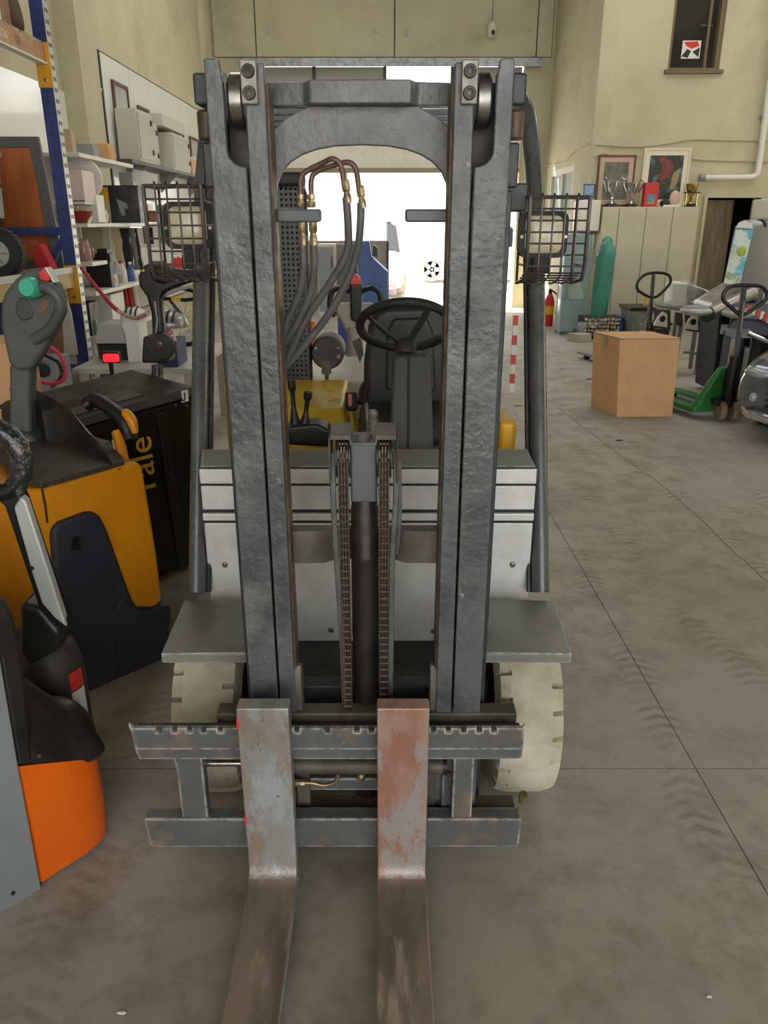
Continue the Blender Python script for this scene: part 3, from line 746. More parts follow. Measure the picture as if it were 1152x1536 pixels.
# ---- work lamps in wire cages
m_lens = M('lamp_lens', (222, 214, 186), .12, c2=(196, 186, 150), nscale=14, bump=.5, bscale=90, coat=.5)
m_wire = M('cage_wire', (66, 63, 62), .4, .4, c2=(88, 74, 66), nscale=20)
def rrect(cx_, cz, w, h, r, y, n=4):
    out = []
    for (sx, sz, a0) in ((1, 1, 0), (-1, 1, 90), (-1, -1, 180), (1, -1, 270)):
        for i in range(n + 1):
            t = math.radians(a0 + 90 * i / n); out.append(V((cx_ + sx * (w / 2 - r) + r * math.cos(t), y, cz + sz * (h / 2 - r) + r * math.sin(t))))
    return out
def lamp(s, cx_, cz, gx0, gx1, gz0, gz1):
    y0 = 1.96
    root = bld(MB().loft([rrect(cx_, cz, .115, .105, .02, y0), rrect(cx_, cz, .115, .105, .02, y0 + .03), rrect(cx_, cz, .08, .07, .015, y0 + .07)]), 'work_lamp', m_blk_soft, ang=50)
    MB().loft([rrect(cx_, cz, .088, .084, .016, y0 - .001), rrect(cx_, cz, .082, .078, .014, y0 - .006), rrect(cx_, cz, .04, .04, .01, y0 - .011)]).build('lens', m_lens, root, ang=60)
    MB().bx(cx_ - .02, cx_ + .02, y0 + .01, y0 + .04, cz - .09, cz - .05).build('lamp_foot', m_blk_soft, root, bev=.004)
    for x in (-.052, .052): MB().lathe([(.004, 0), (.004, .004)], (cx_ + x, y0, cz - .005), (0, -1, 0), 8).build('lamp_screw', m_steel, root)
    yf, ybk = 1.865, 1.99
    w = MB()
    nx, nz = 5, 6
    for i in range(nx + 1):
        x = gx0 + (gx1 - gx0) * i / nx
        thick = .0045 if i in (0, nx) else .0023
        zb = gz0 + .045
        w.tube(smoothpath([(x, ybk, gz1), (x, yf + .005, gz1), (x, yf, gz1 - .005), (x, yf, zb), (x, yf + .015, zb - .025), (x, ybk - .03, gz0), (x, ybk, gz0)], 3) if i not in (0, nx) else [(x, ybk, gz1), (x, yf, gz1), (x, yf, zb), (x, yf + .02, zb - .03), (x, ybk, gz0)], thick, 6)
    for k in range(nz + 1):
        z = gz1 - (gz1 - gz0 - .045) * k / nz
        for y, ok in ((yf, True),):
            w.tube([(gx0, ybk, z), (gx0, yf, z), (gx1, yf, z), (gx1, ybk, z)] if k in (0, nz // 2, nz) else [(gx0, yf, z), (gx1, yf, z)], .0045 if k in (0,) else .0023, 6)
    for k in range(1, 5):
        t = k / 5; w.tube([(gx0, yf + (ybk - yf) * t, gz1), (gx1, yf + (ybk - yf) * t, gz1)], .0023, 6)
        w.tube([(gx0, yf + .012 + (ybk - yf - .012) * t, gz0 + .035 * (1 - t)), (gx1, yf + .012 + (ybk - yf - .012) * t, gz0 + .035 * (1 - t))], .0023, 6)
    w.tube([(gx0, ybk, gz0), (gx1, ybk, gz0), (gx1, ybk, gz1), (gx0, ybk, gz1)], .004, 6, closed=True)
    w.build('lamp_cage', m_wire, root)
    xb = gx1 if s < 0 else gx0
    MB().bx(min(xb, xb - s * .05) , max(xb, xb - s * .05), 1.90, 2.0, gz1 - .03, gz1 + .03).build('lamp_bracket', m_rust_edge if s < 0 else m_mast_dk, root, bev=.005)
    MB().bx(min(xb + s * .0, xb - s * .12), max(xb, xb - s * .12), 1.93, 1.96, gz1 - .02, gz1).build('lamp_arm', m_mast_dk, root, bev=.004)
lamp(-1, -.462, 1.692, -.532, -.405, 1.565, 1.775)
lamp(1, .378, 1.672, .325, .458, 1.56, 1.752)

# ---- cockpit
yl = 2.45
lb = bld(MB().prism([A(428, 668, yl), A(428, 640, yl), A(476, 636, yl), A(494, 645, yl), A(495, 672, yl)], (0, .10, 0)), 'lever_console', m_black, bev=.012)
for px, py0, py1, px1 in ((437, 570, 640, 443), (462, 588, 640, 457)):
    b0, t0 = A(px1, py1, yl + .03), A(px, py0, yl + .02); mid = b0.lerp(t0, .45) + V((.0, 0, 0))
    lv = bld(MB().tube(smoothpath([b0, b0.lerp(t0, .25), mid, b0.lerp(t0, .75), t0], 4), [.018 - .0105 * min(1, i / 8) + (.0055 if i > 12 else 0) for i in range(17)], 12), 'control_lever', m_black)
    for k in range(4): MB().lathe([(.017, 0), (.024, .004), (.024, .008), (.017, .011)], b0 + V((0, 0, -.045 + .012 * k)), (0, 0, 1), 14).build('lever_boot', m_blk_soft, lv)
col_b = [A(583, 692, 2.32), A(652, 692, 2.32)]; col_t = [A(590, 532, 2.46), A(645, 532, 2.46)]
q = lambda a, b, d: [a, b, b + V((0, d, 0)), a + V((0, d, 0))]
cc = bld(MB().hexa(q(*col_b, .13), q(*col_t, .09)), 'steering_column', m_column, bev=.012)
MB().tube([(col_b[0] * .58 + col_b[1] * .42) + V((0, -.0, 0)), (col_t[0] * .58 + col_t[1] * .42)], .004, 6).build('column_seam', m_dark, cc)
wc_ = A(608, 489, 2.54); th = math.radians(36)
u_, v_ = V((1, 0, 0)), V((0, -math.cos(th), math.sin(th))); n_ = u_.cross(v_)
if n_.z < 0: n_ = -n_
R_ = .145
sw = bld(MB().tube([wc_ + u_ * (R_ * math.cos(t)) + v_ * (R_ * math.sin(t)) for t in [2 * math.pi * i / 48 for i in range(48)]], .0145, 12, closed=True), 'steering_wheel', m_blk_soft)
hub = wc_ - n_ * .075 + v_ * (-.0)
MB().lathe([(.03, -.03), (.034, -.02), (.036, .01), (.03, .02)], hub, n_, 20).build('wheel_hub', m_blk_soft, sw)
MB().lathe([(.026, 0), (.026, .006), (.02, .008)], hub + n_ * .02, n_, 20).build('hub_cap', m_column, sw)
for ang in (150, 60, -18):
    t = math.radians(ang); e = wc_ + u_ * (R_ * math.cos(t)) + v_ * (R_ * math.sin(t))
    MB().tube(smoothpath([hub + (e - hub) * .12, hub.lerp(e, .5) - n_ * .004, e], 5), .014, 8, flat=(1.25, .5)).build('wheel_spoke', m_blk_soft, sw)
kn = bld(MB().lathe([(.013, 0), (.013, .02), (.016, .022), (.016, .03), (.012, .032), (.012, .04), (.016, .042), (.016, .05), (.011, .056), (.015, .062), (.016, .072), (.012, .08), (.003, .083)], A(560, 652, 2.42), (0, 0, 1), 14), 'shift_knob', M('grey_knob', (120, 118, 110), .35))
# seat
ys_ = 2.98
sb = [(544, 622), (546, 540), (552, 490), (560, 468), (578, 460), (650, 458), (672, 466), (680, 490), (684, 540), (684, 622)]
seat = bld(MB().prism([A(x, y, ys_) for x, y in sb], (0, .10, 0)), 'seat_back', m_vinyl, bev=.03, seg=4)
MB().prism([A(x, y, ys_ - .012) for x, y in ((578, 586), (580, 500), (590, 478), (640, 476), (650, 498), (654, 588))], (0, .03, 0)).build('seat_back_cushion', m_vinyl, seat, bev=.012)
sx0, sx1 = A(541, 590, 2.96).x, A(690, 590, 2.96).x
bld(MB().hexa([(sx0 - .02, 2.55, .86), (sx1 + .02, 2.55, .86), (sx1 + .02, 2.97, .90), (sx0 - .02, 2.97, .90)], [(sx0 + .01, 2.58, 1.0), (sx1 - .01, 2.58, 1.0), (sx1, 2.96, 1.06), (sx0, 2.96, 1.06)]), 'seat_cushion', m_vinyl, bev=.03, seg=4)
b_ = bld(MB().box(A(527, 602, 2.80), (.045, .03, .07)), 'belt_buckle', m_black, bev=.01)
MB().box(A(525, 600, 2.783), (.014, .006, .045)).build('red_button', M('red_faded', (214, 120, 126), .4), b_, bev=.004)
bld(MB().tube([A(541, 605, 2.8), A(543, 585, 2.85), A(548, 575, 2.88)], .012, 8), 'belt_stalk', m_black)
st = bld(MB().prism([A(528, 512, 3.05), A(541, 506, 3.05), A(545, 530, 3.05), A(540, 545, 3.05)], (0, .01, 0)), 'belt_strap', m_hose)
# hood and bodywork
hood = bld(MB().hexa([(-.50, 2.62, .50), (.40, 2.62, .50), (.40, 3.95, .50), (-.50, 3.95, .50)], [(-.48, 2.72, .90), (.38, 2.72, .90), (.38, 3.95, .90), (-.48, 3.95, .90)]), 'body', m_yellow, bev=.02)
xa, xb = A(426, 600, 2.9).x, A(520, 600, 2.9).x
MB().hexa([(-.44, 2.66, .86), (xb + .03, 2.66, .86), (xb + .03, 3.3, .86), (-.44, 3.3, .86)], [(-.43, 2.80, 1.065), (xb - .01, 2.80, 1.065), (xb - .01, 3.25, 1.085), (-.43, 3.25, 1.085)]).build('hood_cover', m_yellow, hood, bev=.015)
MB().bx(-.43, .36, 3.26, 3.9, .90, 1.075).build('hood_deck', M('cream_deck', (206, 204, 192), .25), hood, bev=.01)
bld(MB().bx(-.52, -.44, 2.5, 2.62, .55, 1.25), 'side_cowl', M('amber_cowl', (214, 160, 30), .4), bev=.02)
bld(MB().bx(.37, .43, 2.45, 2.62, .55, 1.10), 'side_cowl', MATS['amber_cowl'], bev=.02)
ac = bld(MB().lathe([(.0, 0), (.062, 0), (.068, .006), (.07, .02), (.07, .16), (.06, .18)], A(491, 530, 3.3), (0, 1, 0), 36), 'air_cleaner', M('canister_grey', (62, 60, 58), .5, c2=(54, 52, 50)))
for dx in (-.047, .047): MB().lathe([(.005, 0), (.005, .005)], A(491, 522, 3.3) + V((dx, 0, 0)), (0, -1, 0), 8).build('canister_screw', m_steel, ac)
MB().box(A(508, 535, 3.296), (.012, .004, .016), Matrix.Rotation(.4, 3, 'Y')).build('red_tag', M('red_faded', (214, 120, 126), .4), ac)
MB().prism([A(483, 541, 3.29), A(496, 541, 3.29), A(497, 560, 3.29), A(493, 562, 3.29), A(492, 585, 3.29), A(488, 585, 3.29), A(487, 562, 3.29), A(482, 560, 3.29)], (0, .02, 0)).build('clamp_bracket', m_brownbar, ac)
# perforated exhaust guard
g0, g1 = A(424, 570, 3.25), A(463, 280, 3.25)
w = MB(); x0, x1, z0, z1 = g0.x, A(463, 570, 3.25).x, g0.z - .05, g1.z
n = 6
for i in range(n + 1):
    x = x0 + (x1 - x0) * i / n; w.bx(x - .0045, x + .0045, 3.25, 3.256, z0, z1)
zz = z0
while zz < z1: w.bx(x0, x1, 3.2505, 3.2555, zz - .005, zz + .005); zz += .02
pg = bld(w, 'perforated_guard', M('perforated_sheet', (74, 74, 70), .5))
MB().bx(x0 - .01, x1 + .01, 3.27, 3.36, z0, z1).build('exhaust_stack', m_dark, pg, bev=.02)
MB().bx(x0 - .03, x1 + .01, 3.2, 3.3, z1 + .0, z1 + .05).build('stack_cap', m_dark, pg, bev=.015)
# ================================================================ PALLET TRUCKS ON THE LEFT
m_orange = M('orange_plastic', (232, 104, 14), .38, c2=(218, 94, 12), nscale=3, chip=(120, 60, 30), cscale=22, cth=.76, rvar=.05)
m_amber = M('amber_hood', (226, 148, 22), .34, c2=(206, 130, 22), nscale=3, dust=(150, 96, 30), dscale=7, dlo=.64, dhi=.84)
m_navy = M('dark_blue_plastic', (46, 48, 56), .55, c2=(38, 40, 47), nscale=5, bump=.15, bscale=200, bdist=.001)
m_cover = M('black_moulding', (30, 29, 28), .40, c2=(38, 37, 35), nscale=6, bump=.12, bscale=240, bdist=.001)
m_deck = M('dark_deck', (58, 55, 50), .55, c2=(46, 43, 39), nscale=7, dust=(84, 76, 64), dscale=4, dlo=.5, dhi=.8, bump=.15, bscale=120)
m_grey_sheet = M('grey_steel_sheet', (134, 138, 140), .45, c2=(124, 128, 130), nscale=2)
m_tgrey = M('tiller_grey', (84, 88, 86), .5, c2=(74, 78, 76), nscale=7, bump=.15, bscale=200, bdist=.001)
m_teal = M('teal_plastic', (70, 180, 150), .35)
m_red = M('red_plastic', (206, 60, 48), .35)
m_silver2 = M('silver_plastic', (176, 178, 174), .4, .2)
m_film = M('plastic_film', (40, 40, 40), .12, c2=(120, 122, 124), nscale=30, lo=.55, hi=.72, bump=1.0, bscale=50, bdist=.01, coat=.6)
m_label = M('white_label', (226, 224, 214), .5)
m_card_dk0 = M('infill_brown', (112, 92, 72), .8)
m_black2 = M('black_paint', (20, 20, 20), .4, c2=(28, 28, 28))

def plane2(a, b):
    a, b = V((a[0], a[1], 0)), V((b[0], b[1], 0)); d = (b - a).normalized(); return a, d, V((d.y, -d.x, 0))
def on(pts, p0, n): return [PL(x, y, p0, n) for x, y in pts]

# ---- truck 1: grey/orange, nearest
o1, e1, n1 = plane2((-1.007, 1.551), (-.815, 1.784)); in1 = -n1
t1 = thing('pallet_truck', 'orange and black pallet truck with grey side plate, nearest the viewer at lower left', 'pallet truck', (-1.1, 1.85, 0), group='pallet trucks along the left side')
# orange skirt wraps round its right end
zs = [(0, .002), (.08, .05), (.5, .2), (1, 0)]
uL, uR = PL(66, 1335, o1, n1), PL(160, 1262, o1, n1)
L_ = (uR - uL).length
def skirt_pt(u, w, z): return V((uL.x, uL.y, 0)) + e1 * u + in1 * w + V((0, 0, z))
path = [(0, 0), (.05, .0), (.11, -.004), (.16, 0), (.20, .012), (.225, .04), (.235, .09), (.23, .2), (.22, .34)]
ztop = [.395, .372, .345, .318, .298, .29, .30, .30, .30]; zbot = [.012, .014, .016, .018, .022, .03, .04, .04, .04]
bul = [.0, .0, .0, .0, .0, .0, 0, 0, 0]
outer = [skirt_pt(u, w, zb) for (u, w), zb in zip(path, zbot)]
mid = [skirt_pt(u + .004, w - .004, (zb + zt2) / 2) for (u, w), zb, zt2 in zip(path, zbot, ztop)]
topp = [skirt_pt(u, w, z) for (u, w), z in zip(path, ztop)]
mb = MB(); n = len(path)
ring = lambda P_, d: [p + in1 * d * .0 + (V((0, 0, 0))) for p in P_]
inn = [skirt_pt(u - .012, w + .03, zb) for (u, w), zb in zip(path, zbot)]; inn_t = [skirt_pt(u - .012, w + .03, z) for (u, w), z in zip(path, ztop)]
mb.add(outer + mid + topp + inn_t + inn, [(r * n + i, r * n + i + 1, (r + 1) * n + i + 1, (r + 1) * n + i) for r in range(4) for i in range(n - 1)] + [(4 * n + i, 4 * n + i + 1, i + 1, i) for i in range(n - 1)] + [(0, n, 2 * n, 3 * n, 4 * n), tuple(r * n + n - 1 for r in (4, 3, 2, 1, 0))])
mb.build('skirt', m_orange, t1, ang=60)
gp = [PL(x, y, o1, n1) for x, y in ((-190, 1470), (62, 1336), (27, 1150), (0, 990), (-20, 930), (-190, 960))]
g = MB().prism([p + n1 * .004 for p in gp], in1 * .42).build('side_plate', m_grey_sheet, t1, bev=.004)
MB().lathe([(.006, 0), (.006, .002)], PL(18, 1338, o1, n1) + n1 * .005, n1, 10).build('drain_hole', m_dark, g)
MB().prism(on(((0, 990), (27, 1150), (40, 1148), (50, 1142), (47, 1100), (42, 1050), (36, 990), (22, 925), (12, 902), (-4, 893), (-60, 880), (-60, 960)), o1, n1), in1 * .10).build('fairing', m_cover, t1, bev=.012, seg=3)
# moulded hump over the drive: lofted sections running inwards
secs = []
for w, zt2, ur in ((-.004, .02, 0), (.03, .17, .0), (.08, .25, -.005), (.14, .27, -.01), (.22, .24, -.02), (.30, .10, -.03)):
    r_ = []
    for k in range(14):
        u = .245 * k / 13 + ur * k / 13
        base = .395 - .11 * min(1, k / 8) + (.0 if k < 11 else .0)
        h = zt2 * (1 - .8 * (k / 13) ** 2.0) * .95 + .03 * (1 if w > 0 else 0)
        if k == 13: h *= .6
        r_.append(skirt_pt(u + .004, w, base + max(h, .0) + .0))
    for k in (13, 9, 5, 0): r_.append(skirt_pt(.245 * k / 13 + ur * k / 13, max(w, .002), (.28 if k > 8 else .30)))
    secs.append(r_)
hm = PL(104, 1118, o1, n1) + in1 * .125; hr = Matrix((e1, in1, V((0, 0, 1)))).transposed()
hp = MB().loft(secs).ell(V((hm.x, hm.y, .315)), (.135, .125, .15), 20, 12, hr).build('drive_hump', m_cover, t1, sub=1)
MB().lathe([(.006, 0), (.006, .003), (.003, .004)], PL(57, 1132, o1, n1) + n1 * .004, n1, 12).build('hump_screw', m_steel, t1)
# drive cap behind
dc = V((-1.01, 2.06, .33))
MB().lathe([(.0, .205), (.045, .2), (.075, .175), (.088, .13), (.092, .05), (.092, -.25), (0, -.25)][::-1], dc, (0, 0, 1), 28).build('drive_cap', m_deck, t1, ang=60)
st_ = None
for q_, (z0_, z1_, mt_) in enumerate(((.05, .11, m_red), (-.06, .045, m_label))):
    cols = [math.radians(-38 + 8 * i) for i in range(5)]; pb = [dc + V((.0935 * math.cos(t), .0935 * math.sin(t), z0_)) for t in cols]; pt = [dc + V((.0935 * math.cos(t), .0935 * math.sin(t), z1_)) for t in cols]
    MB().add(pb + pt, [(i, i + 1, 6 + i, 5 + i) for i in range(4)]).build('stripe_sticker', mt_, t1)
_unused = None if True else MB().frame([dc + V((.1065 * math.cos(t), .1065 * math.sin(t), .00)) for t in [math.radians(a) for a in (-75, -60, -45, -30)]] , [dc + V((.1065 * math.cos(t), .1065 * math.sin(t), .06)) for t in [math.radians(a) for a in (-75, -60, -45, -30)]], (.001, -.001, 0)) if False else MB().prism([dc + V((.108 * math.cos(math.radians(a)), .108 * math.sin(math.radians(a)), z)) for a, z in ((-70, .07), (-30, .05), (-30, .0), (-70, .02))], (.002, -.002, 0))
MB().prism([A(28, 905, 1.98), A(60, 912, 1.98), A(92, 950, 1.98), A(84, 978, 1.98), A(45, 1005, 1.98), A(26, 980, 1.98)], (0, .12, 0)).build('tiller_boot', m_cover, t1, bev=.02, seg=3)
# tiller arm with silver insert and looped grip wrapped in film
Ya = 1.93
MB().prism([A(x, y, Ya) for x, y in ((-12, 745), (6, 760), (30, 830), (58, 915), (84, 940), (104, 945), (88, 905), (62, 835), (34, 752), (26, 735), (8, 725))], (0, .05, 0)).build('tiller_arm', m_black2, t1, bev=.008)
MB().prism([A(x, y, Ya - .006) for x, y in ((20, 762), (30, 745), (38, 752), (88, 905), (100, 942), (82, 928), (62, 905), (48, 862))], (0, .03, 0)).build('arm_insert', m_silver2, t1, bev=.006)
MB().lathe([(.006, 0), (.006, .003)], A(48, 852, Ya - .007), (0, -1, 0), 12).build('arm_hole', m_dark, t1)
hc = A(-6, 690, Ya)
lp = [hc + V((.068 * math.cos(t), .03 * math.sin(t) * .3, .085 * math.sin(t))) for t in [2 * math.pi * i / 28 for i in range(28)]]
gr = MB().tube(lp, .022, 12, closed=True).build('grip_loop', m_black2, t1)
lp2 = [hc + V((.068 * math.cos(t), 0, .085 * math.sin(t))) for t in [math.radians(-62 + 12.5 * i) for i in range(12)]]
MB().tube(lp2, [.026 + .003 * (i % 2) for i in range(12)], 12).build('film_wrap', m_film, gr)

# ---- truck 2: amber hood, dark blue cover, grey tiller
o2, e2, n2 = plane2((-1.187, 2.547), (-.907, 2.84)); in2 = -n2
t2 = thing('pallet_truck', 'amber hooded pallet truck with dark blue cover and big grey tiller head', 'pallet truck', (-1.25, 2.9, 0), group='pallet trucks along the left side')
hoodp = ((-20, 742), (62, 734), (190, 697), (207, 693), (217, 700), (224, 740), (240, 840), (247, 903), (235, 914), (205, 914), (130, 930), (72, 930), (0, 960), (-20, 940))
hd = MB().prism([p - n2 * .012 for p in on(hoodp, o2, n2)], in2 * .50).build('hood', m_amber, t2, bev=.02, seg=3)
covp = ((76, 805), (78, 792), (88, 783), (128, 768), (140, 768), (150, 775), (160, 795), (190, 880), (198, 900), (206, 912), (222, 915), (242, 908), (250, 905), (257, 912), (250, 985), (200, 1008), (110, 1046), (98, 1043), (84, 900))
cv = MB().prism([p + n2 * .012 for p in on(covp, o2, n2)], in2 * .48).build('side_cover', m_navy, t2, bev=.022, seg=3)
MB().prism([p + n2 * .013 for p in on(((105, 823), (106, 808), (110, 803), (115, 803), (118, 808), (119, 821), (116, 824), (107, 824)), o2, n2)], in2 * .004).build('cover_slot', m_black2, cv)
MB().tube([p + n2 * .0125 for p in on(((192, 890), (180, 900), (172, 915), (170, 935), (175, 1015)), o2, n2)], .002, 6).build('cover_seam', m_black2, cv)
MB().tube([p - n2 * .0105 for p in on(((65, 735), (70, 760), (73, 785)), o2, n2)], .004, 6).build('hood_seam', m_black2, hd)
# deck on top
dz = .845
dk = [FL(62, 734, dz), FL(188, 698, dz), FL(165, 668, dz), FL(60, 640, dz), FL(-30, 660, dz), FL(20, 720, dz)]
dko = MB().prism(dk, (0, 0, .022)).build('deck', m_deck, t2, bev=.006)
for px, py in ((76, 727), (179, 704)): MB().lathe([(.006, 0), (.006, .003)], FL(px, py, dz + .022), (0, 0, 1), 10).build('deck_screw', m_steel, dko)
# black battery hump behind the deck
secs = []
for k, (px, py, hh) in enumerate(((70, 640, .15), (95, 640, .17), (125, 650, .14), (150, 665, .08), (168, 676, .02))):
    b0 = FL(px, py + 22, dz + .02); b1 = b0 + V((-.28, .34, 0))
    secs.append([b0, b0 + V((-.01, .02, hh * .8)), b0 + V((-.06, .07, hh)), b1 + V((0, 0, hh)), b1])
MB().loft(secs).build('battery_hump', m_cover, t2, bev=.02, seg=3)
# tiller foot, neck and head
Yt = 3.05
MB().prism([A(x, y, Yt) for x, y in ((8, 652), (14, 645), (44, 652), (56, 668), (66, 700), (72, 722), (10, 722), (6, 690))], (0, .16, 0)).build('tiller_foot', m_tgrey, t2, bev=.03, seg=3)
MB().prism([A(x, y, Yt + .03) for x, y in ((12, 660), (13, 600), (12, 545), (46, 545), (44, 600), (46, 652))], (0, .08, 0)).build('tiller_neck', m_tgrey, t2, bev=.02, seg=3)
hdp = [(12, 545), (6, 520), (0, 490), (0, 455), (6, 438), (22, 418), (40, 404), (60, 402), (72, 412), (84, 428), (92, 448), (93, 470), (80, 500), (58, 538), (48, 555), (24, 558)]
hole_ = [(44, 490), (40, 498), (24, 478), (22, 462), (30, 448), (44, 470), (52, 488)]
head = MB().prism([A(x, y, Yt + .01) for x, y in hdp], (0, .075, 0)).build('tiller_head', m_tgrey, t2, bev=.02, seg=3)
MB().prism([A(x, y, Yt + .004) for x, y in ((23, 470), (22, 458), (28, 446), (36, 446), (44, 456), (50, 470), (48, 478), (36, 482), (28, 480))], (0, .03, 0)).build('head_recess', M('tiller_dark', (62, 66, 64), .5), head, bev=.008)
MB().prism([A(x, y, Yt + .006) for x, y in ((56, 474), (62, 452), (68, 447), (75, 452), (74, 460), (60, 474))], (0, .02, 0)).build('grip_opening', m_card_dk0, head, bev=.002)  # solid brown infill in place of the view through the grip
MB().tube(smoothpath([A(52, 430, Yt - .02), A(72, 432, Yt - .035), A(88, 448, Yt - .035), A(90, 468, Yt - .03), A(74, 495, Yt - .01), A(50, 510, Yt + .0)], 6), .022, 10).build('grip_arm', m_tgrey, head)
MB().lathe([(.0, .05), (.03, .05), (.04, .03), (.042, 0), (.036, -.01)][::-1], A(50, 432, Yt - .01), (-.1, -1, .1), 24).build('thumb_wheel', m_teal, head)
MB().prism([A(x, y, Yt - .015) for x, y in ((56, 408), (66, 402), (77, 418), (70, 424), (60, 420))], (0, .05, 0)).build('belly_button', m_red, head, bev=.006)
MB().prism([A(x, y, Yt - .01) for x, y in ((66, 401), (70, 402), (83, 424), (79, 424))], (0, .05, 0)).build('button_rim', m_label, head, bev=.002)
# amber post with tape and black/amber side bar
MB().tube([A(176, 648, 2.98), A(186, 695, 2.90)], .022, 8).build('side_post', m_amber, t2)
MB().tube([A(177, 660, 2.975), A(181, 674, 2.95)], .0245, 8).build('tape_wrap', m_label, t2)
MB().tube(smoothpath([A(128, 608, 3.1), A(142, 600, 3.1), A(165, 612, 3.05), (A(183, 628, 3.0)), A(193, 650, 2.98), A(196, 660, 2.97)], 5), .030, 12).build('side_bar', m_black2, t2)
MB().tube(smoothpath([A(186, 616, 2.99), A(197, 630, 2.97), A(203, 650, 2.96)], 5), [.012, .018, .02, .02, .02, .02, .02, .018, .016, .014, .012], 10).build('bar_insert', m_amber, t2)

# ---- truck 3: black with yellow lettering
t3 = thing('pallet_truck', 'black pallet truck with yellow lettering and black tiller', 'pallet truck', (-1.3, 3.95, 0), group='pallet trucks along the left side')
o3, e3, n3 = plane2((-1.19, 3.50), (-.93, 3.79)); in3 = -n3
def T3(u, w, z): return o3 + e3 * u + in3 * w + V((0, 0, z))
MB().hexa([T3(-.30, 0, .03), T3(.42, 0, .03), T3(.42, .62, .03), T3(-.30, .62, .03)], [T3(-.30, .015, .84), T3(.42, .015, .90), T3(.42, .62, .92), T3(-.30, .62, .86)]).build('body', m_black2, t3, bev=.02, seg=3)
tp = MB().hexa([T3(-.32, -.01, .845), T3(.44, -.01, .905), T3(.44, .62, .925), T3(-.32, .62, .865)], [T3(-.28, .03, .885), T3(.40, .03, .945), T3(.40, .58, .96), T3(-.28, .58, .90)]).build('top_cover', m_deck, t3, bev=.012, seg=3)
for u0, u1, w0, w1 in ((-.2, -.02, .28, .48), (.02, .16, .08, .22), (-.2, -.06, .06, .16)):
    MB().prism([T3(u0, w0, .904 + .09 * u0), T3(u1, w0, .904 + .09 * u1), T3(u1, w1, .913 + .09 * u1), T3(u0, w1, .913 + .09 * u0)], (0, 0, .012)).build('cover_recess', m_cover, tp, bev=.004)
sf = MB().bx(0, 0, 0, 0, 0, 0)
mm = MB().hexa([T3(.2, -.012, .05), T3(.25, -.012, .05), T3(.25, .02, .05), T3(.2, .02, .05)], [T3(.17, -.004, .85), T3(.22, -.004, .86), T3(.22, .02, .86), T3(.17, .02, .85)]).build('corner_rib', m_cover, t3, bev=.006)
fz = lambda px, py: PL(px, py, o3, n3)
tx = MB(); org = fz(233, 772) + n3 * .0
tx.text('Yale', fz(233, 742) + n3 * .012, (0, 0, 1), -e3, .175, .002, 1.0)
tx.build('lettering', M('yellow_print', (224, 176, 30), .5), t3)
lb_ = MB().prism([p + n3 * .004 for p in on(((271, 586), (281, 584), (282, 601), (272, 604)), o3, n3)], in3 * -.002).build('hook_label', m_label, t3)
c0 = fz(276, 597) + n3 * .0075
MB().tube(smoothpath([c0 + V((0, 0, .028)), c0 + V((0, 0, .005)), c0 + e3 * -.006 + V((0, 0, -.012)), c0 + e3 * -.016 + V((0, 0, -.006)), c0 + e3 * -.017 + V((0, 0, .004))], 4), .003, 6).build('hook_symbol', m_black2, lb_)
for px, py in ((262, 607), (279, 608), (287, 596)): MB().lathe([(.008, 0), (.008, .004)], fz(px, py) + n3 * .004, n3, 10).build('body_screw', m_steel, t3)
# pivot block and tiller
Y3 = 4.0
MB().hexa([A(212, 545, Y3), A(254, 545, Y3), A(254, 545, Y3) + V((0, .14, 0)), A(212, 545, Y3) + V((0, .14, 0))], [A(214, 505, Y3), A(250, 505, Y3), A(250, 505, Y3) + V((0, .14, 0)), A(214, 505, Y3) + V((0, .14, 0))]).build('pivot_block', m_cover, t3, bev=.012)
MB().lathe([(.0, 0), (.066, 0), (.07, .006), (.07, .03)], A(240, 520, Y3 - .012), (0, 1, 0), 28).build('pivot_disc', m_black2, t3)
MB().lathe([(.0, 0), (.016, 0), (.016, .004), (.01, .006)], A(239, 517, Y3 - .013), (0, -1, 0), 16).build('pivot_bolt', m_copper, t3)
MB().prism([A(x, y, Y3 + .02) for x, y in ((228, 505), (226, 470), (219, 445), (208, 430), (206, 415), (212, 402), (226, 392), (240, 392), (258, 402), (285, 405), (305, 410), (300, 420), (262, 432), (246, 440), (240, 450), (243, 470), (246, 505))], (0, .07, 0)).build('tiller', m_black2, t3, bev=.018, seg=3)
MB().ell(A(244, 410, Y3 + .03), (.06, .055, .05)).build('tiller_cowl', m_cover, t3)
MB().tube([A(233, 505, Y3 + .015), A(236, 480, Y3 + .015), A(232, 452, Y3 + .012)], .004, 6).build('tiller_trim', m_silver2, t3)
MB().prism([A(212, 405, Y3 + .012), A(216, 403, Y3 + .012), A(217, 407, Y3 + .012), A(213, 408, Y3 + .012)], (0, .01, 0)).build('tiller_badge', MATS['yellow_print'], t3)
MB().tube([A(236, 548, Y3 + .05), A(236, 575, Y3 + .05)], .03, 12).build('pivot_post', m_steel, t3)

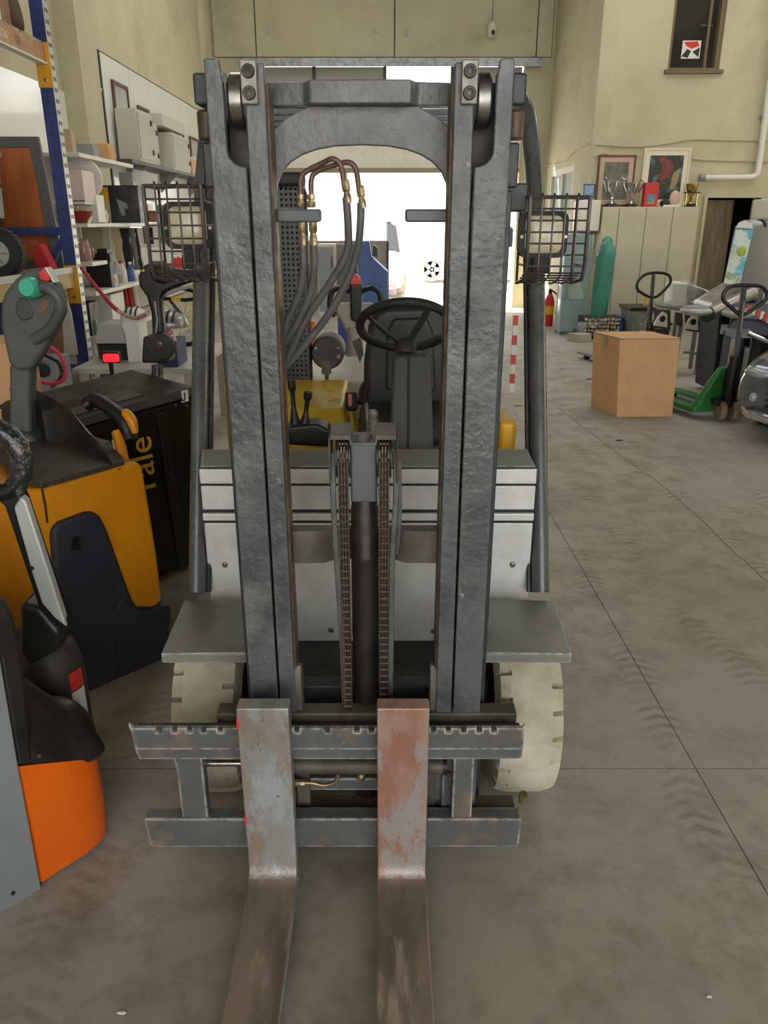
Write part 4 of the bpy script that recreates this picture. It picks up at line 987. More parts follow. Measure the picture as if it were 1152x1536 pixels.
# ================================================================ PALLET RACK
m_blue = M('rack_blue', (52, 66, 124), .4, c2=(44, 56, 108), nscale=8, chip=(200, 200, 200), cscale=16, cth=.76)
m_slot = M('rack_bright_face', (206, 206, 200), .35, .3)  # pale slotted side, its bright reflection put into the colour
m_beam = M('rack_beam_paint', (190, 142, 104), .55, c2=(172, 130, 98), nscale=4, dust=(196, 170, 140), dscale=5)
m_beam2 = M('rack_beam_tan', (184, 156, 92), .5, c2=(166, 140, 84), nscale=5)
m_conn = M('rack_connector', (214, 158, 30), .45)
RX, RY = -2.5, 6.64
rk = thing('pallet_rack', 'blue pallet rack with orange beams at the left edge', 'rack', (-2.9, 5.3, 0))
for yy in (RY, 3.85):
    for xx in (RX - .1, -3.22):
        up = MB().bx(xx, xx + .1, yy, yy + .09, 0, 4.2).build('upright', m_blue, rk, bev=.004)
        MB().bx(xx + .1, xx + .104, yy + .003, yy + .087, .02, 4.2).build('slotted_face', m_slot, up)
        if yy == RY and xx > -3:
            h = MB(); z = .3
            while z < 3.6:
                h.lathe([(.007, 0), (.007, .002)], (xx + .05, yy, z), (0, -1, 0), 8); z += .075
            h.build('round_holes', m_dark, up)['kind'] = 'stuff'
            h = MB(); z = .3
            while z < 3.6:
                for y2 in (.02, .055): h.bx(xx + .104, xx + .1055, yy + y2, yy + y2 + .016, z, z + .028)
                z += .075
            h.build('slots', m_dark, up)['kind'] = 'stuff'
            for zz in (2.72, 1.14): 
                cn = MB().bx(xx - .004, xx + .106, yy - .006, yy, zz - .07, zz + .23).build('beam_connector', m_conn, up, bev=.002)
                MB().lathe([(.014, 0), (.014, .006), (.008, .008)], (xx + .055, yy - .006, zz - .02), (0, -1, 0), 10).build('connector_bolt', m_steel, cn)
    MB().bx(-3.15, RX - .1, yy + .02, yy + .07, 1.60, 1.66).build('brace', m_blue, rk, bev=.004)
    MB().hexa([(-3.14, yy + .02, .70), (-3.14, yy + .07, .70), (-3.14, yy + .07, .78), (-3.14, yy + .02, .78)], [(RX - .1, yy + .02, 1.52), (RX - .1, yy + .07, 1.52), (RX - .1, yy + .07, 1.60), (RX - .1, yy + .02, 1.60)]).build('brace', m_blue, rk)
    MB().bx(-3.15, RX - .1, yy + .02, yy + .07, .5, .56).build('brace', m_blue, rk, bev=.004)
for xx in (RX - .075, -3.2):
    b_ = MB().bx(xx, xx + .05, 3.94, RY, 2.815, 2.935).build('beam', m_beam, rk, bev=.004)
    MB().bx(xx - .002, xx + .06, 3.94, RY, 2.803, 2.817).build('beam_lip', m_label, b_, bev=.002)
    if xx > -3:
        MB().text('7-026', (xx + .0505, 5.84, 2.85), (0, 1, 0), (0, 0, 1), .075, .0006).build('beam_number', M('worn_print', (226, 214, 196), .6), b_)
        MB().bx(xx + .05, xx + .0508, 6.13, 6.22, 2.85, 2.905).build('beam_tape', M('tape_tan', (150, 118, 84), .6), b_)
    MB().bx(xx, xx + .05, 3.94, RY, 1.20, 1.31).build('beam', m_beam2, rk, bev=.004)
for i in range(7):
    y0 = 3.95 + i * .385
    MB().bx(-3.2, RX - .03, y0, y0 + .36, 1.31, 1.328).build('shelf_board', M('ply_board', (176, 160, 132), .7, c2=(156, 140, 112), nscale=6), rk)
    MB().bx(-3.2, RX - .03, y0, y0 + .36, 2.935, 2.953).build('shelf_board', MATS['ply_board'], rk)
MB().bx(RX - .035, RX - .02, 4.0, RY - .02, 1.31, 1.36).build('silver_edge', m_silver2, rk, bev=.003)
m_card = M('cardboard', (208, 164, 116), .7, c2=(200, 154, 108), nscale=5, bump=.1, bscale=80)
m_card_dk = M('old_cardboard', (150, 116, 84), .75, c2=(128, 98, 70), nscale=5)
def wbox(name, label, cat, mat, x0, y0, x1, y1, Y, d, bev=.004, parent=None, group=None, sink=0):
    a, b = A(x0, y1, Y), A(x1, y0, Y)
    o = MB().bx(a.x, b.x, Y, Y + d, a.z - sink, b.z).build(name, mat, parent, bev=bev)
    if parent is None: tag(o, label, cat, group)
    return o
bxo = thing('cardboard_box', 'brown cardboard box at the top left corner on the upper rack beam', 'box', (-2.75, 6.0, 2.953))
MB().bx(-2.95, -2.56, 5.82, 6.2, 2.953, 3.3).build('carton', m_card_dk, bxo, bev=.004); MB().bx(-2.561, -2.558, 5.98, 6.04, 2.953, 3.3).build('packing_tape', m_label, bxo)
sk = MB(); rr = []
for k in range(7):
    z = 2.955 + .42 * k / 6; s_ = (1.0, 1.06, 1.04, .98, .9, .75, .5)[k]
    rr.append([V((-2.75 + s_ * .17 * math.cos(t) * (1 + .06 * math.sin(5 * t + k)), 6.42 + s_ * .17 * math.sin(t) * (1 + .06 * math.cos(4 * t + 2 * k)), z)) for t in [2 * math.pi * i / 16 for i in range(16)]])
sko = tag(sk.loft(rr).build('sack', M('burlap', (104, 84, 66), .85, c2=(70, 58, 48), nscale=8, bump=.6, bscale=50), sub=1), 'crumpled brown sack beside the box on the upper rack level', 'sack')
# framed board, bins, wheel, red bag on the middle level
fb = thing('framed_board', 'orange-brown wooden board in a grey frame standing on the rack shelf', 'board', (-2.95, 6.8, 1.33))
x0, x1, z0, z1 = -3.2, A(58, 205, 6.8).x, 1.33, A(58, 205, 6.8).z
MB().frame([(x0, 6.78, z0), (x1 + .07, 6.78, z0), (x1, 6.78, z1), (x0, 6.78, z1)], [(x0 + .08, 6.78, z0 + .08), (x1 - .02, 6.78, z0 + .08), (x1 - .08, 6.78, z1 - .08), (x0 + .08, 6.78, z1 - .08)], (0, .04, 0)).build('frame', M('grey_frame', (92, 92, 90), .5), fb, bev=.005)
MB().bx(x0 + .07, x1 + .0, 6.795, 6.81, z0 + .07, z1 - .07).build('panel', M('varnished_wood', (186, 104, 48), .45, c2=(150, 78, 36), nscale=3, stretch=(3, 1, .6)), fb)
bn = thing('bin_trolley', 'grey plastic bins on a small wheeled trolley at the left edge of the rack', 'trolley', (-2.78, 5.8, 1.33))
for z0, z1, r in ((1.72, 1.93, .02), (1.95, 2.12, .01), (2.12, 2.16, -.02)):
    MB().box((-2.95, 5.85, (z0 + z1) / 2), (.46 - r * 2, .36, z1 - z0), taper=1.04).build('plastic_bin', M('bin_grey', (120, 128, 128), .45), bn, bev=.01)
MB().bx(-3.1, -2.8, 5.7, 6.0, 1.55, 1.72).build('trolley_frame', m_black2, bn, bev=.01)
def small_wheel(name, c, r, w, parent):
    o = MB().lathe([(r * .55, -w / 2), (r * .9, -w / 2), (r, -w * .3), (r, w * .3), (r * .9, w / 2), (r * .55, w / 2)], c, (0, 1, 0), 32).build(name, m_blk_soft, parent)
    lug = MB()
    for i in range(26):
        t = 2 * math.pi * i / 26; lug.box(V(c) + V((r * math.cos(t), 0, r * math.sin(t))), (.012, w * .8, .02), Matrix.Rotation(-t, 3, 'Y'))
    lug.build('tread_lugs', m_blk_soft, o)
    MB().lathe([(.01, -w * .56), (r * .5, -w * .56), (r * .56, -w * .4), (r * .56, w * .4)], c, (0, 1, 0), 24).build('rim', m_silver2, o)
    for i in range(6):
        t = math.pi * 2 * i / 6
        MB().box(V(c) + V((r * .27 * math.cos(t), -w * .6, r * .27 * math.sin(t))), (r * .4, .006, .014), Matrix.Rotation(-t, 3, 'Y')).build('spoke', m_grey_sheet, o)
    MB().lathe([(.018, 0), (.018, .02)], V(c) + V((0, -w * .5, 0)), (0, -1, 0), 12).build('hub', m_black2, o)
    return o
small_wheel('wheel', (-2.66, 5.68, 1.328 + .168), .168, .09, bn)
small_wheel('wheel', (-2.86, 5.55, 1.328 + .165), .165, .09, bn)
rb = MB().loft([[V((-2.66 + a * .055 * s_ - .012 * k, 6.45 + b * .06, 1.33 + .07 * k)) for a, b in ((-1, -1), (1, -1), (1, 1), (-1, 1))] for k, s_ in enumerate((1.2, 1.1, .8, .4))]).build('red_bag', M('red_fabric', (196, 44, 50), .7), bev=.01)
tag(rb, 'red bag leaning behind the blue rack upright', 'bag')
# below the middle level
wbox('cardboard_box', 'light cardboard box low at the left edge under the rack', 'box', m_card, -40, 515, 11, 642, 3.75, .3, sink=.0)
cs = thing('charger_case', 'grey battery charger with round socket under the rack beside pink cables', 'charger', (-2.3, 5.4, 0))
MB().bx(A(45, 560, 5.4).x, A(82, 560, 5.4).x, 5.4, 5.7, 0, A(60, 540, 5.4).z).build('case', m_grey_sheet, cs, bev=.01); MB().lathe([(.045, 0), (.05, .01), (.03, .012)], A(65, 555, 5.395), (0, -1, 0), 18).build('socket', m_black2, cs)
MB().tube(smoothpath([A(50, 535, 5.2), A(66, 520, 5.2), A(86, 528, 5.2), A(97, 548, 5.2), A(96, 568, 5.15), A(80, 575, 5.1), A(58, 572, 5.0)], 6), .014, 8).build('battery_cable', M('pink_cable', (196, 52, 82), .5), cs)
MB().tube(smoothpath([A(52, 528, 5.25), A(72, 535, 5.22), A(88, 545, 5.2), A(92, 565, 5.2), A(78, 580, 5.1)], 6), .012, 8).build('battery_cable', m_black2, cs)
bd = thing('leaning_panel', 'dark leaning panel with a pale edge under the rack', 'panel', (-2.4, 6.2, .2))
MB().prism([A(x, y, 6.2) for x, y in ((60, 430), (95, 440), (104, 470), (114, 532), (60, 535))], (0, .03, 0)).build('sheet', M('brown_board', (120, 86, 60), .6), bd); MB().prism([A(x, y, 6.19) for x, y in ((90, 432), (97, 440), (106, 470), (116, 532), (96, 533))], (0, .03, 0)).build('edge', M('pale_edge', (170, 164, 150), .5), bd, bev=.006)
# ================================================================ SHELVES ALONG THE LEFT WALL
m_white = M('white_laminate', (226, 224, 214), .4)
m_cream_case = M('cream_metal_case', (196, 194, 178), .4)
sh_ = thing('wall_shelving', 'white shelving unit crowded with small things along the left wall', 'shelving', (-3.08, 9.0, 0))
for z, y0, y1 in ((.40, 7.35, 9.8), (.70, 7.35, 9.8), (1.10, 7.35, 10.0), (1.36, 7.35, 7.75), (1.69, 7.35, 9.6), (1.88, 7.35, 7.7), (2.26, 7.35, 8.9)):
    MB().bx(-3.29, -2.62, y0, y1, z - .035, z).build('shelf', m_white, sh_, bev=.004)
for y in (7.3, 8.2, 9.05, 9.8): MB().bx(-3.29, -3.0, y, y + .025, 0, 2.24 if y < 9 else 1.69).build('upright_panel', m_white, sh_, bev=.004)
ls = thing('dark_shelf', 'long dark wall shelf under the electrical cabinets', 'shelf', (-3.15, 12.6, 2.36))
MB().bx(-3.28, -2.98, 10.1, 15.3, 2.36, 2.40).build('board', M('dark_shelf_board', (84, 82, 78), .5), ls, bev=.004)
for y in (10.8, 12.4, 14.2): MB().prism([(-3.28, y, 2.36), (-3.0, y, 2.36), (-3.28, y, 2.1)], (0, .03, 0)).build('bracket', m_grey_sheet, ls)
for k, (y0, y1, z1, lab) in enumerate(((10.45, 11.1, 2.98, 'tall cream electrical cabinet on the dark wall shelf, nearest'), (12.1, 13.1, 2.88, 'cream electrical cabinet with two black latches on the dark wall shelf'), (11.25, 11.6, 2.92, 'narrow beige cabinet between the electrical cabinets'))):
    t = thing('electrical_cabinet', lab, 'cabinet', (-3.15, (y0 + y1) / 2, 2.4), group='cabinets on the dark shelf')
    xr = -2.98 if k != 2 else -3.05
    MB().bx(-3.235, xr, y0, y1, 2.4, z1).build('body', m_cream_case, t, bev=.006)
    d_ = MB().bx(xr, xr + .015, y0 + .03, y1 - .03, 2.43, z1 - .03).build('door', M('cabinet_door', (176, 176, 164), .4), t, bev=.004)
    for z in (2.5, z1 - .14): MB().bx(xr + .012, xr + .03, y1 - .12, y1 - .07, z, z + .06).build('latch', m_black2, d_)
tag(MB().bx(-3.235, -3.0, 11.75, 13.05, 2.925, 3.08).build('junction_box', m_cream_case, bev=.006), 'pale wide junction box lying on top of the electrical cabinets', 'box')
# things on the shelves (front plane near X=-2.95)
dz_ = thing('tool_box', 'black cardboard tool box with yellow end standing on the white shelf', 'box', (-3.0, 8.3, 1.69))
a, b = A(168, 337, 8.35), A(206, 280, 8.35)
MB().bx(a.x, b.x, 8.35, 8.6, 1.69, b.z).build('carton', M('black_print_carton', (38, 40, 44), .4, c2=(66, 62, 58), nscale=9, lo=.58, hi=.62), dz_, bev=.003)
MB().bx(a.x - .16, a.x, 8.36, 8.59, 1.69, b.z).build('end_panel', M('kraft_end', (206, 186, 140), .5), dz_, bev=.003)
MB().bx(a.x - .155, a.x - .005, 8.352, 8.36, b.z - .13, b.z - .02).build('yellow_label', MATS['yellow_print'], dz_)
MB().bx(a.x - .17, b.x + .01, 8.34, 8.61, b.z, b.z + .012).build('lid_flap', m_black2, dz_)
ill = MB().prism([A(x, y, 8.346) for x, y in ((174, 298), (190, 305), (192, 313), (186, 312), (188, 322), (183, 324), (178, 310))], (0, .003, 0)).build('tool_picture', m_grey_sheet, dz_)
def roll(px, py, Y, r, L, mat, label, shelfz=None):
    c = A(px, py, Y); z = (shelfz + r) if shelfz else c.z
    o = thing('roll', label, 'roll', (c.x, Y, z - r))
    MB().lathe([(r * .35, 0), (r, 0), (r, L), (r * .35, L)], (c.x, Y, z), (-.9, .2, 0), 24).build('sheet_roll', mat, o); MB().lathe([(r * .32, -.002), (r * .38, -.002), (r * .38, L), (r * .32, L)], (c.x, Y, z), (-.9, .2, 0), 16).build('core', m_card, o)
m_paper = M('cream_paper', (222, 216, 196), .6)
roll(158, 328, 7.95, .062, .3, m_paper, 'long cream roll on the white shelf left of the tool box', 1.69)
roll(134, 331, 7.45, .055, .12, m_paper, 'short cream roll on the white shelf by the blue upright', 1.69)
roll(170, 396, 8.0, .06, .34, m_paper, 'cream cable roll on the shelf above the red and white rope', 1.10)
roll(92, 330, 7.6, .055, .1, m_paper, 'white tape roll seen left of the blue upright', 1.69)
bw = tag(MB().lathe([(.02, 0), (.06, .01), (.10, .06), (.115, .10), (.108, .10), (.05, .02)], A(120, 328, 7.4) * V((1, 1, 0)) if False else V((A(120, 328, 7.4).x, 7.4, 1.69)), (0, 0, 1), 24).build('bowl', M('dark_red_glaze', (150, 40, 36), .3)), 'dark red bowl on the white shelf beside the blue upright', 'bowl')
jr = thing('glass_jug', 'clear glass jug with red contents on the white shelf', 'jug', (A(126, 378, 7.5).x, 7.5, 1.36))
c = V((A(126, 378, 7.5).x, 7.5, 1.36))
MB().lathe([(.05, 0), (.06, .02), (.06, .12), (.045, .17), (.055, .2)], c, (0, 0, 1), 20).build('body', M('pink_glass', (214, 170, 170), .08, trans=.6), jr); MB().tube([c + V((.055 + .035 * math.cos(t), 0, .08 + .05 * math.sin(t))) for t in [math.radians(-100 + 20 * i) for i in range(11)]], .01, 8).build('handle', MATS['pink_glass'], jr)
MB().bx(c.x - .055, c.x - .03, c.y - .03, c.y + .03, c.z + .01, c.z + .16).build('red_sleeve', m_red, jr)
bk_ = thing('stacked_tool', 'black stepped tool battery pack on the white shelf above the rolls', 'tool', (A(150, 400, 7.9).x, 7.9, 1.10))
for x0, x1, y0, y1 in ((134, 164, 392, 409), (140, 164, 380, 393), (146, 160, 373, 382)):
    a, b = A(x0, y1, 7.9), A(x1, y0, 7.9); MB().bx(a.x, b.x, 7.9, 8.05, a.z if y1 < 400 else 1.10, b.z).build('pack', m_black2, bk_, bev=.004)
tag(MB().prism([A(x, y, 8.15) for x, y in ((160, 378), (166, 380), (188, 412), (176, 412))], (0, .02, 0)).build('manual', m_label), 'white booklet leaning by the black tool pack', 'booklet')
wbox('white_carton', 'white carton standing behind the rolls on the left shelving', 'carton', m_white, 122, 292, 144, 334, 7.6, .2, sink=0)
wbox('pink_box', 'pale pink box hanging above the white shelf beside the blue upright', 'box', M('pale_pink', (222, 204, 196), .5), 108, 255, 122, 303, 7.35, .3)
ds = tag(MB().lathe([(.0, 0), (.17, 0), (.18, .02), (.17, .05), (0, .06)], A(124, 268, 7.75), (0, 1, .1), 30).build('white_dish', m_white), 'round white dish leaning at the top of the left shelving', 'dish')
wbox('steel_panel', 'grey steel panel below the dark wall shelf', 'panel', m_grey_sheet, 180, 258, 198, 282, 9.3, .05)
tag(MB().prism([A(x, y, 10.6) for x, y in ((199, 253), (236, 262), (232, 303), (206, 298))], (0, .02, 0)).build('paper_sheet', M('white_sheet', (232, 232, 230), .4)), 'big white sheet hanging under the dark wall shelf', 'sheet')
for k, (x0, x1, y0, y1, c_) in enumerate(((207, 216, 342, 366, m_white), (216, 222, 338, 366, m_grey_sheet), (222, 229, 341, 366, m_black2), (229, 236, 340, 366, m_white))):
    wbox('folder', ['white folder first in the row behind the left lamp cage', 'grey folder second in the row behind the left lamp cage', 'dark folder third in the row behind the left lamp cage', 'white folder last in the row behind the left lamp cage'][k], 'folder', c_, x0, y0, x1, y1, 10.0, .25, group='folders on the far left shelf')
fs_ = thing('far_shelf', 'short white shelf under the folders at the left wall', 'shelf', (A(225, 367, 10).x, 10.1, 1.4)); a, b = A(205, 371, 9.95), A(262, 366, 9.95); MB().bx(-3.29, b.x, 9.95, 10.35, a.z, b.z - .002).build('board', m_white, fs_, bev=.003); MB().prism([(-3.29, 10.1, a.z), (-3.0, 10.1, a.z), (-3.29, 10.1, a.z - .25)], (0, .02, 0)).build('bracket', m_white, fs_)
for k, (x0, x1, y0, y1, c_) in enumerate(((207, 222, 306, 333, m_cream_case), (222, 236, 316, 333, M('brown_box', (140, 100, 80), .6)))):
    wbox('small_box', ['cream small box beside the black tool box', 'brown small box with white face beside the cream one'][k], 'box', c_, x0, y0, x1, y1, 9.4, .2, group='small boxes on the shelf')
# hanging straps and clothes
for k, (px, w, c_, lab) in enumerate(((172, 9, M('beige_cloth', (196, 176, 150), .8), 'beige cloth hanging at the shelving front'), (185, 12, m_blk_soft, 'black jacket hanging among the straps'), (196, 6, M('chain_grey', (130, 128, 124), .4, .6), 'grey strap hanging next to the black jacket'), (203, 5, m_black2, 'thin black strap hanging furthest right of the straps'))):
    r_ = []
    for i in range(8):
        y = 342 + 9 * i; ww = w * (1 + .25 * math.sin(i * 1.7 + k)); sh2 = 2.2 * i * .6
        a, b = A(px - ww / 2 + sh2, y, 8.8 + .05 * k), A(px + ww / 2 + sh2, y, 8.8 + .05 * k)
        r_.append([a, b, b + V((0, .06, 0)), a + V((0, .06, 0))])
    tag(MB().loft(r_).build('hanging_cloth', c_, bev=.006), lab, 'cloth', 'cloths and straps hanging from the shelving')
tag(MB().bx(-2.98, -2.72, 7.4, 7.65, .70, 1.0).build('equipment_box', m_black2, bev=.006), 'black equipment box on the lower shelf under the rolls', 'equipment')
tag(MB().bx(-2.98, -2.68, 7.9, 8.3, .70, 1.03).build('white_box', m_white, bev=.006), 'white box on the lower shelf right of the black equipment box', 'box')
# red and white rope
rp = thing('rope', 'red and white rope slung from the rack to the black tiller', 'rope', A(170, 470, 5.2))
pts = [A(122, 402, 6.5), A(140, 425, 6.0), A(165, 455, 5.4), A(178, 467, 5.0)]
MB().tube(smoothpath(pts, 6), .014, 8).build('red_length', M('red_rope', (186, 36, 62), .7, bump=.8, bscale=60), rp)
pts = [A(178, 467, 5.0), A(190, 474, 4.8), A(205, 477, 4.5), A(222, 470, 4.15)]
MB().tube(smoothpath(pts, 6), .013, 8).build('white_length', M('white_rope', (216, 204, 200), .7, c2=(190, 60, 80), nscale=40, bump=.8, bscale=60), rp)
# bicycle things, helmets and bags behind the black truck
def helmet(px, py, Y, r, mat, label, zrest):
    c = A(px, py, Y); c.z = zrest + r * .15; t = thing('helmet', label, 'helmet', c - V((0, 0, r * .15)))
    prof = [(r * math.cos(a) , r * .8 * math.sin(a)) for a in [math.radians(-10 + 12 * i) for i in range(9)]]
    MB().lathe(prof, c, (0, 0, 1), 24).build('shell', mat, t)
    for k in (-1, 0, 1): MB().tube([c + V((k * r * .35, -r * math.cos(a) * .98, r * .82 * math.sin(a))) for a in [math.radians(15 + 15 * i) for i in range(6)]], r * .07, 6).build('vent', m_black2, t)
    return t
helmet(200, 462, 6.3, .11, m_white, 'white vented cycle helmet on the white paper bag behind the black tiller', A(190, 483, 6.2).z)
helmet(256, 482, 6.1, .13, M('silver_helmet', (150, 150, 146), .25, .3), 'silver grey helmet on the pink bag right of the black tiller', A(250, 492, 6.05).z)
bkx = thing('printer', 'black office machine on the lower shelf beside the blue upright', 'machine', A(165, 520, 6.3))
a, b = A(146, 522, 6.3), A(188, 484, 6.3); a.z = .66; MB().bx(a.x, b.x, 6.3, 6.6, a.z, a.z + .13).build('body', m_black2, bkx, bev=.015); MB().hexa([(a.x - .02, 6.28, a.z + .13), (b.x, 6.28, a.z + .13), (b.x, 6.55, a.z + .15), (a.x, 6.55, a.z + .15)], [(a.x + .02, 6.32, b.z - .02), (b.x - .04, 6.32, b.z - .02), (b.x - .04, 6.55, b.z), (a.x + .04, 6.55, b.z)]).build('lid', m_silver2, bkx, bev=.01)
tag(MB().bx(A(190, 520, 6.2).x, A(211, 520, 6.2).x, 6.2, 6.42, .66, A(190, 483, 6.2).z).build('paper_bag', M('white_sheet', (232, 232, 230), .4), bev=.003), 'tall white paper bag left of the black tiller', 'bag')
pk = MB().loft([[A(x, y, 6.0 + .1 * k) for x, y in ((236, 512), (238, 492), (250, 490), (262, 500), (266, 514))] for k in range(2)]).build('pink_bag', M('pink_fabric', (214, 60, 140), .6, c2=(230, 220, 226), nscale=6, lo=.5, hi=.55), bev=.01); tag(pk, 'pink and white bag behind the black tiller', 'bag')
wbox('blue_crate', 'dark blue crate under the pink bag', 'crate', M('navy_crate', (36, 50, 96), .5), 236, 512, 264, 545, 5.98, .3, sink=A(236, 545, 5.98).z - .66)
bc = thing('bicycle', 'dark bicycle handlebar and wheel behind the left lamp cage', 'bicycle', A(262, 470, 7.0))
c = A(276, 490, 7.0); c.z = .66 + .26; MB().tube([c + V((.24 * math.cos(t), .02, .24 * math.sin(t))) for t in [2 * math.pi * i / 32 for i in range(32)]], .02, 8, closed=True).build('tyre', m_black2, bc)
for i in range(10):
    t = math.pi * 2 * i / 10; MB().tube([c + V((0, .02, 0)), c + V((.23 * math.cos(t), .02, .23 * math.sin(t)))], .003, 4).build('spoke', m_silver2, bc)
MB().tube(smoothpath([A(232, 450, 6.95), A(250, 448, 6.95), A(280, 450, 6.95), A(300, 446, 6.95)], 4), .016, 8).build('handlebar', m_black2, bc); MB().bx(A(257, 449, 6.9).x, A(270, 449, 6.9).x, 6.9, 6.93, A(257, 452, 6.9).z, A(257, 446, 6.9).z).build('yellow_tag', MATS['yellow_print'], bc)
MB().tube([A(255, 450, 6.98), A(270, 470, 6.98), c], .015, 8).build('fork_tube', m_black2, bc); MB().tube([A(240, 445, 7.0), A(262, 436, 7.0), A(300, 425, 7.0)], .015, 8).build('top_tube', m_silver2, bc)
wbox('red_white_carton', 'white carton with a red band behind the bars of the left lamp cage', 'carton', M('red_white_print', (226, 222, 216), .5, c2=(206, 40, 40), nscale=3.5, lo=.52, hi=.54), 245, 384, 272, 406, 11.3, .3)
wbox('dark_bag', 'dark lumpy bag behind the bars of the left lamp cage', 'bag', m_blk_soft, 273, 382, 308, 406, 11.3, .3, bev=.04)
MB().bx(-3.29, -2.3, 9.95, 11.7, A(260, 406, 11.3).z - .03, A(260, 406, 11.3).z).build('board', m_white, fs_)
tag(MB().ell(V((-2.9, 10.0, A(260, 406, 11.3).z + .07)), (.09, .08, .075)).build('sun_hat', M('light_blue_cloth', (150, 184, 210), .7)), 'light blue hat above the black tiller', 'hat')
# shelf carrying the far clutter
fs2 = thing('work_bench', 'low cream bench carrying bicycle and bags behind the black truck', 'bench', (-1.9, 6.6, 0)); 
MB().bx(-2.36, -1.42, 5.9, 7.28, .62, .66).build('top', m_cream_case, fs2, bev=.004)
for x, y in ((-2.3, 5.98), (-1.5, 5.98), (-2.3, 7.2), (-1.5, 7.2)): MB().bx(x - .03, x + .03, y - .03, y + .03, 0, .62).build('leg', m_cream_case, fs2)
for k, (px, col) in enumerate(((186, m_red), (193, m_red), (200, m_white))):
    tag(MB().tube([A(px, 420, 9.6), A(px + 8, 470, 9.6), A(px + 12, 500, 9.6)], .03, 8).build('pole', col), ['red pole leaning behind the white helmet, leftmost', 'red pole leaning behind the white helmet, second', 'white pole leaning right of the red poles'][k], 'pole', 'poles leaning at the left wall')
rl = thing('rear_light', 'glowing red rear light between rack upright and black truck', 'light', A(166, 545, 5.0))
MB().bx(A(155, 543, 5.0).x, A(177, 543, 5.0).x, 5.0, 5.03, A(166, 543, 5.0).z, A(166, 532, 5.0).z).build('lens', M('red_lamp', (240, 30, 36), .3, emit=(255, 20, 30), estr=1.2), rl, bev=.006)
MB().bx(A(153, 543, 5.03).x, A(179, 543, 5.03).x, 5.03, 5.08, A(166, 546, 5.0).z, A(166, 529, 5.0).z).build('housing', m_black2, rl, bev=.006)
MB().tube([A(166, 545, 5.05), A(168, 560, 5.05), V((A(170, 700, 5.05).x, 5.05, 0))], .015, 8).build('stem', m_black2, rl)

# ---- more small things crowding the shelves
def bottle(x, y, z, r, h, mat, label, capm=None):
    t = thing('bottle', label, 'bottle', V((x, y, z)), group='bottles on the left shelving')
    MB().lathe([(r * .9, 0), (r, h * .05), (r, h * .62), (r * .45, h * .8), (r * .4, h * .9)], (x, y, z), (0, 0, 1), 16).build('body', mat, t); MB().lathe([(r * .48, h * .88), (r * .48, h)], (x, y, z), (0, 0, 1), 12).build('cap', capm or m_red, t)
bottle(-2.75, 8.55, 1.10, .045, .22, m_white, 'white bottle with red cap on the shelf over the red poles')
bottle(-2.72, 8.75, 1.10, .04, .2, M('blue_bottle', (70, 110, 170), .35), 'blue bottle beside the white one on the same shelf', m_white)
bottle(-2.74, 7.5, .70, .04, .2, M('green_bottle', (80, 120, 80), .35), 'green bottle low on the shelving by the blue upright', m_black2)
for k, (y0, y1, z1, c_, lab) in enumerate(((13.4, 13.8, 2.62, m_card, 'small cardboard box on the dark wall shelf, right of the cabinets'), (13.95, 14.3, 2.7, m_white, 'white box on the dark wall shelf beyond the small cardboard box'), (14.5, 15.0, 2.58, M('red_brown_file', (150, 84, 66), .6), 'red-brown file box at the far end of the dark wall shelf'))):
    tag(MB().bx(-3.22, -3.02, y0, y1, 2.4, z1).build('shelf_box', c_, bev=.005), lab, 'box', 'boxes on the dark wall shelf')
for k, (x, y, w, h, c_, lab) in enumerate(((-2.75, 8.45, .14, .16, m_card, 'small brown carton on top of the upper white shelf'), (-2.8, 8.05, .2, .12, M('grey_lidded', (140, 142, 144), .45), 'grey lidded tub on the upper white shelf'), (-2.82, 7.6, .16, .2, M('tan_cloth', (186, 160, 126), .8), 'tan cloth bundle on the upper white shelf by the upright'))):
    tag(MB().box((x, y, 2.26 + h / 2), (w, .22, h), .1 * k, .92).build('shelf_bundle', c_, bev=.015), lab, 'box', 'things on the top white shelf')
pw = thing('power_strip', 'black power strip with white sockets on the shelving upright', 'power strip', V((-2.64, 8.2, 1.2)))
MB().bx(-2.99, -2.94, 8.19, 8.2, 1.15, 1.55).build('strip', m_black2, pw)
for z in (1.2, 1.3, 1.4): MB().lathe([(.016, 0), (.016, .006)], V((-2.965, 8.19, z)), (0, -1, 0), 12).build('socket', m_white, pw)
for k, (x0, y0, x1, y1, Y, c_, lab) in enumerate(((238, 318, 250, 333, 10.05, M('teal_carton', (110, 150, 150), .5), 'teal carton above the folders behind the lamp cage'), (250, 345, 262, 366, 10.0, m_cream_case, 'cream carton at the end of the folder row'))):
    a, b = A(x0, y1, Y), A(x1, y0, Y); zz = A(225, 366, 9.95).z
    tag(MB().bx(a.x, b.x, Y, Y + .25, zz, zz + (b.z - a.z) + (.0 if k else .33)).build('carton', c_, bev=.004), lab, 'carton')
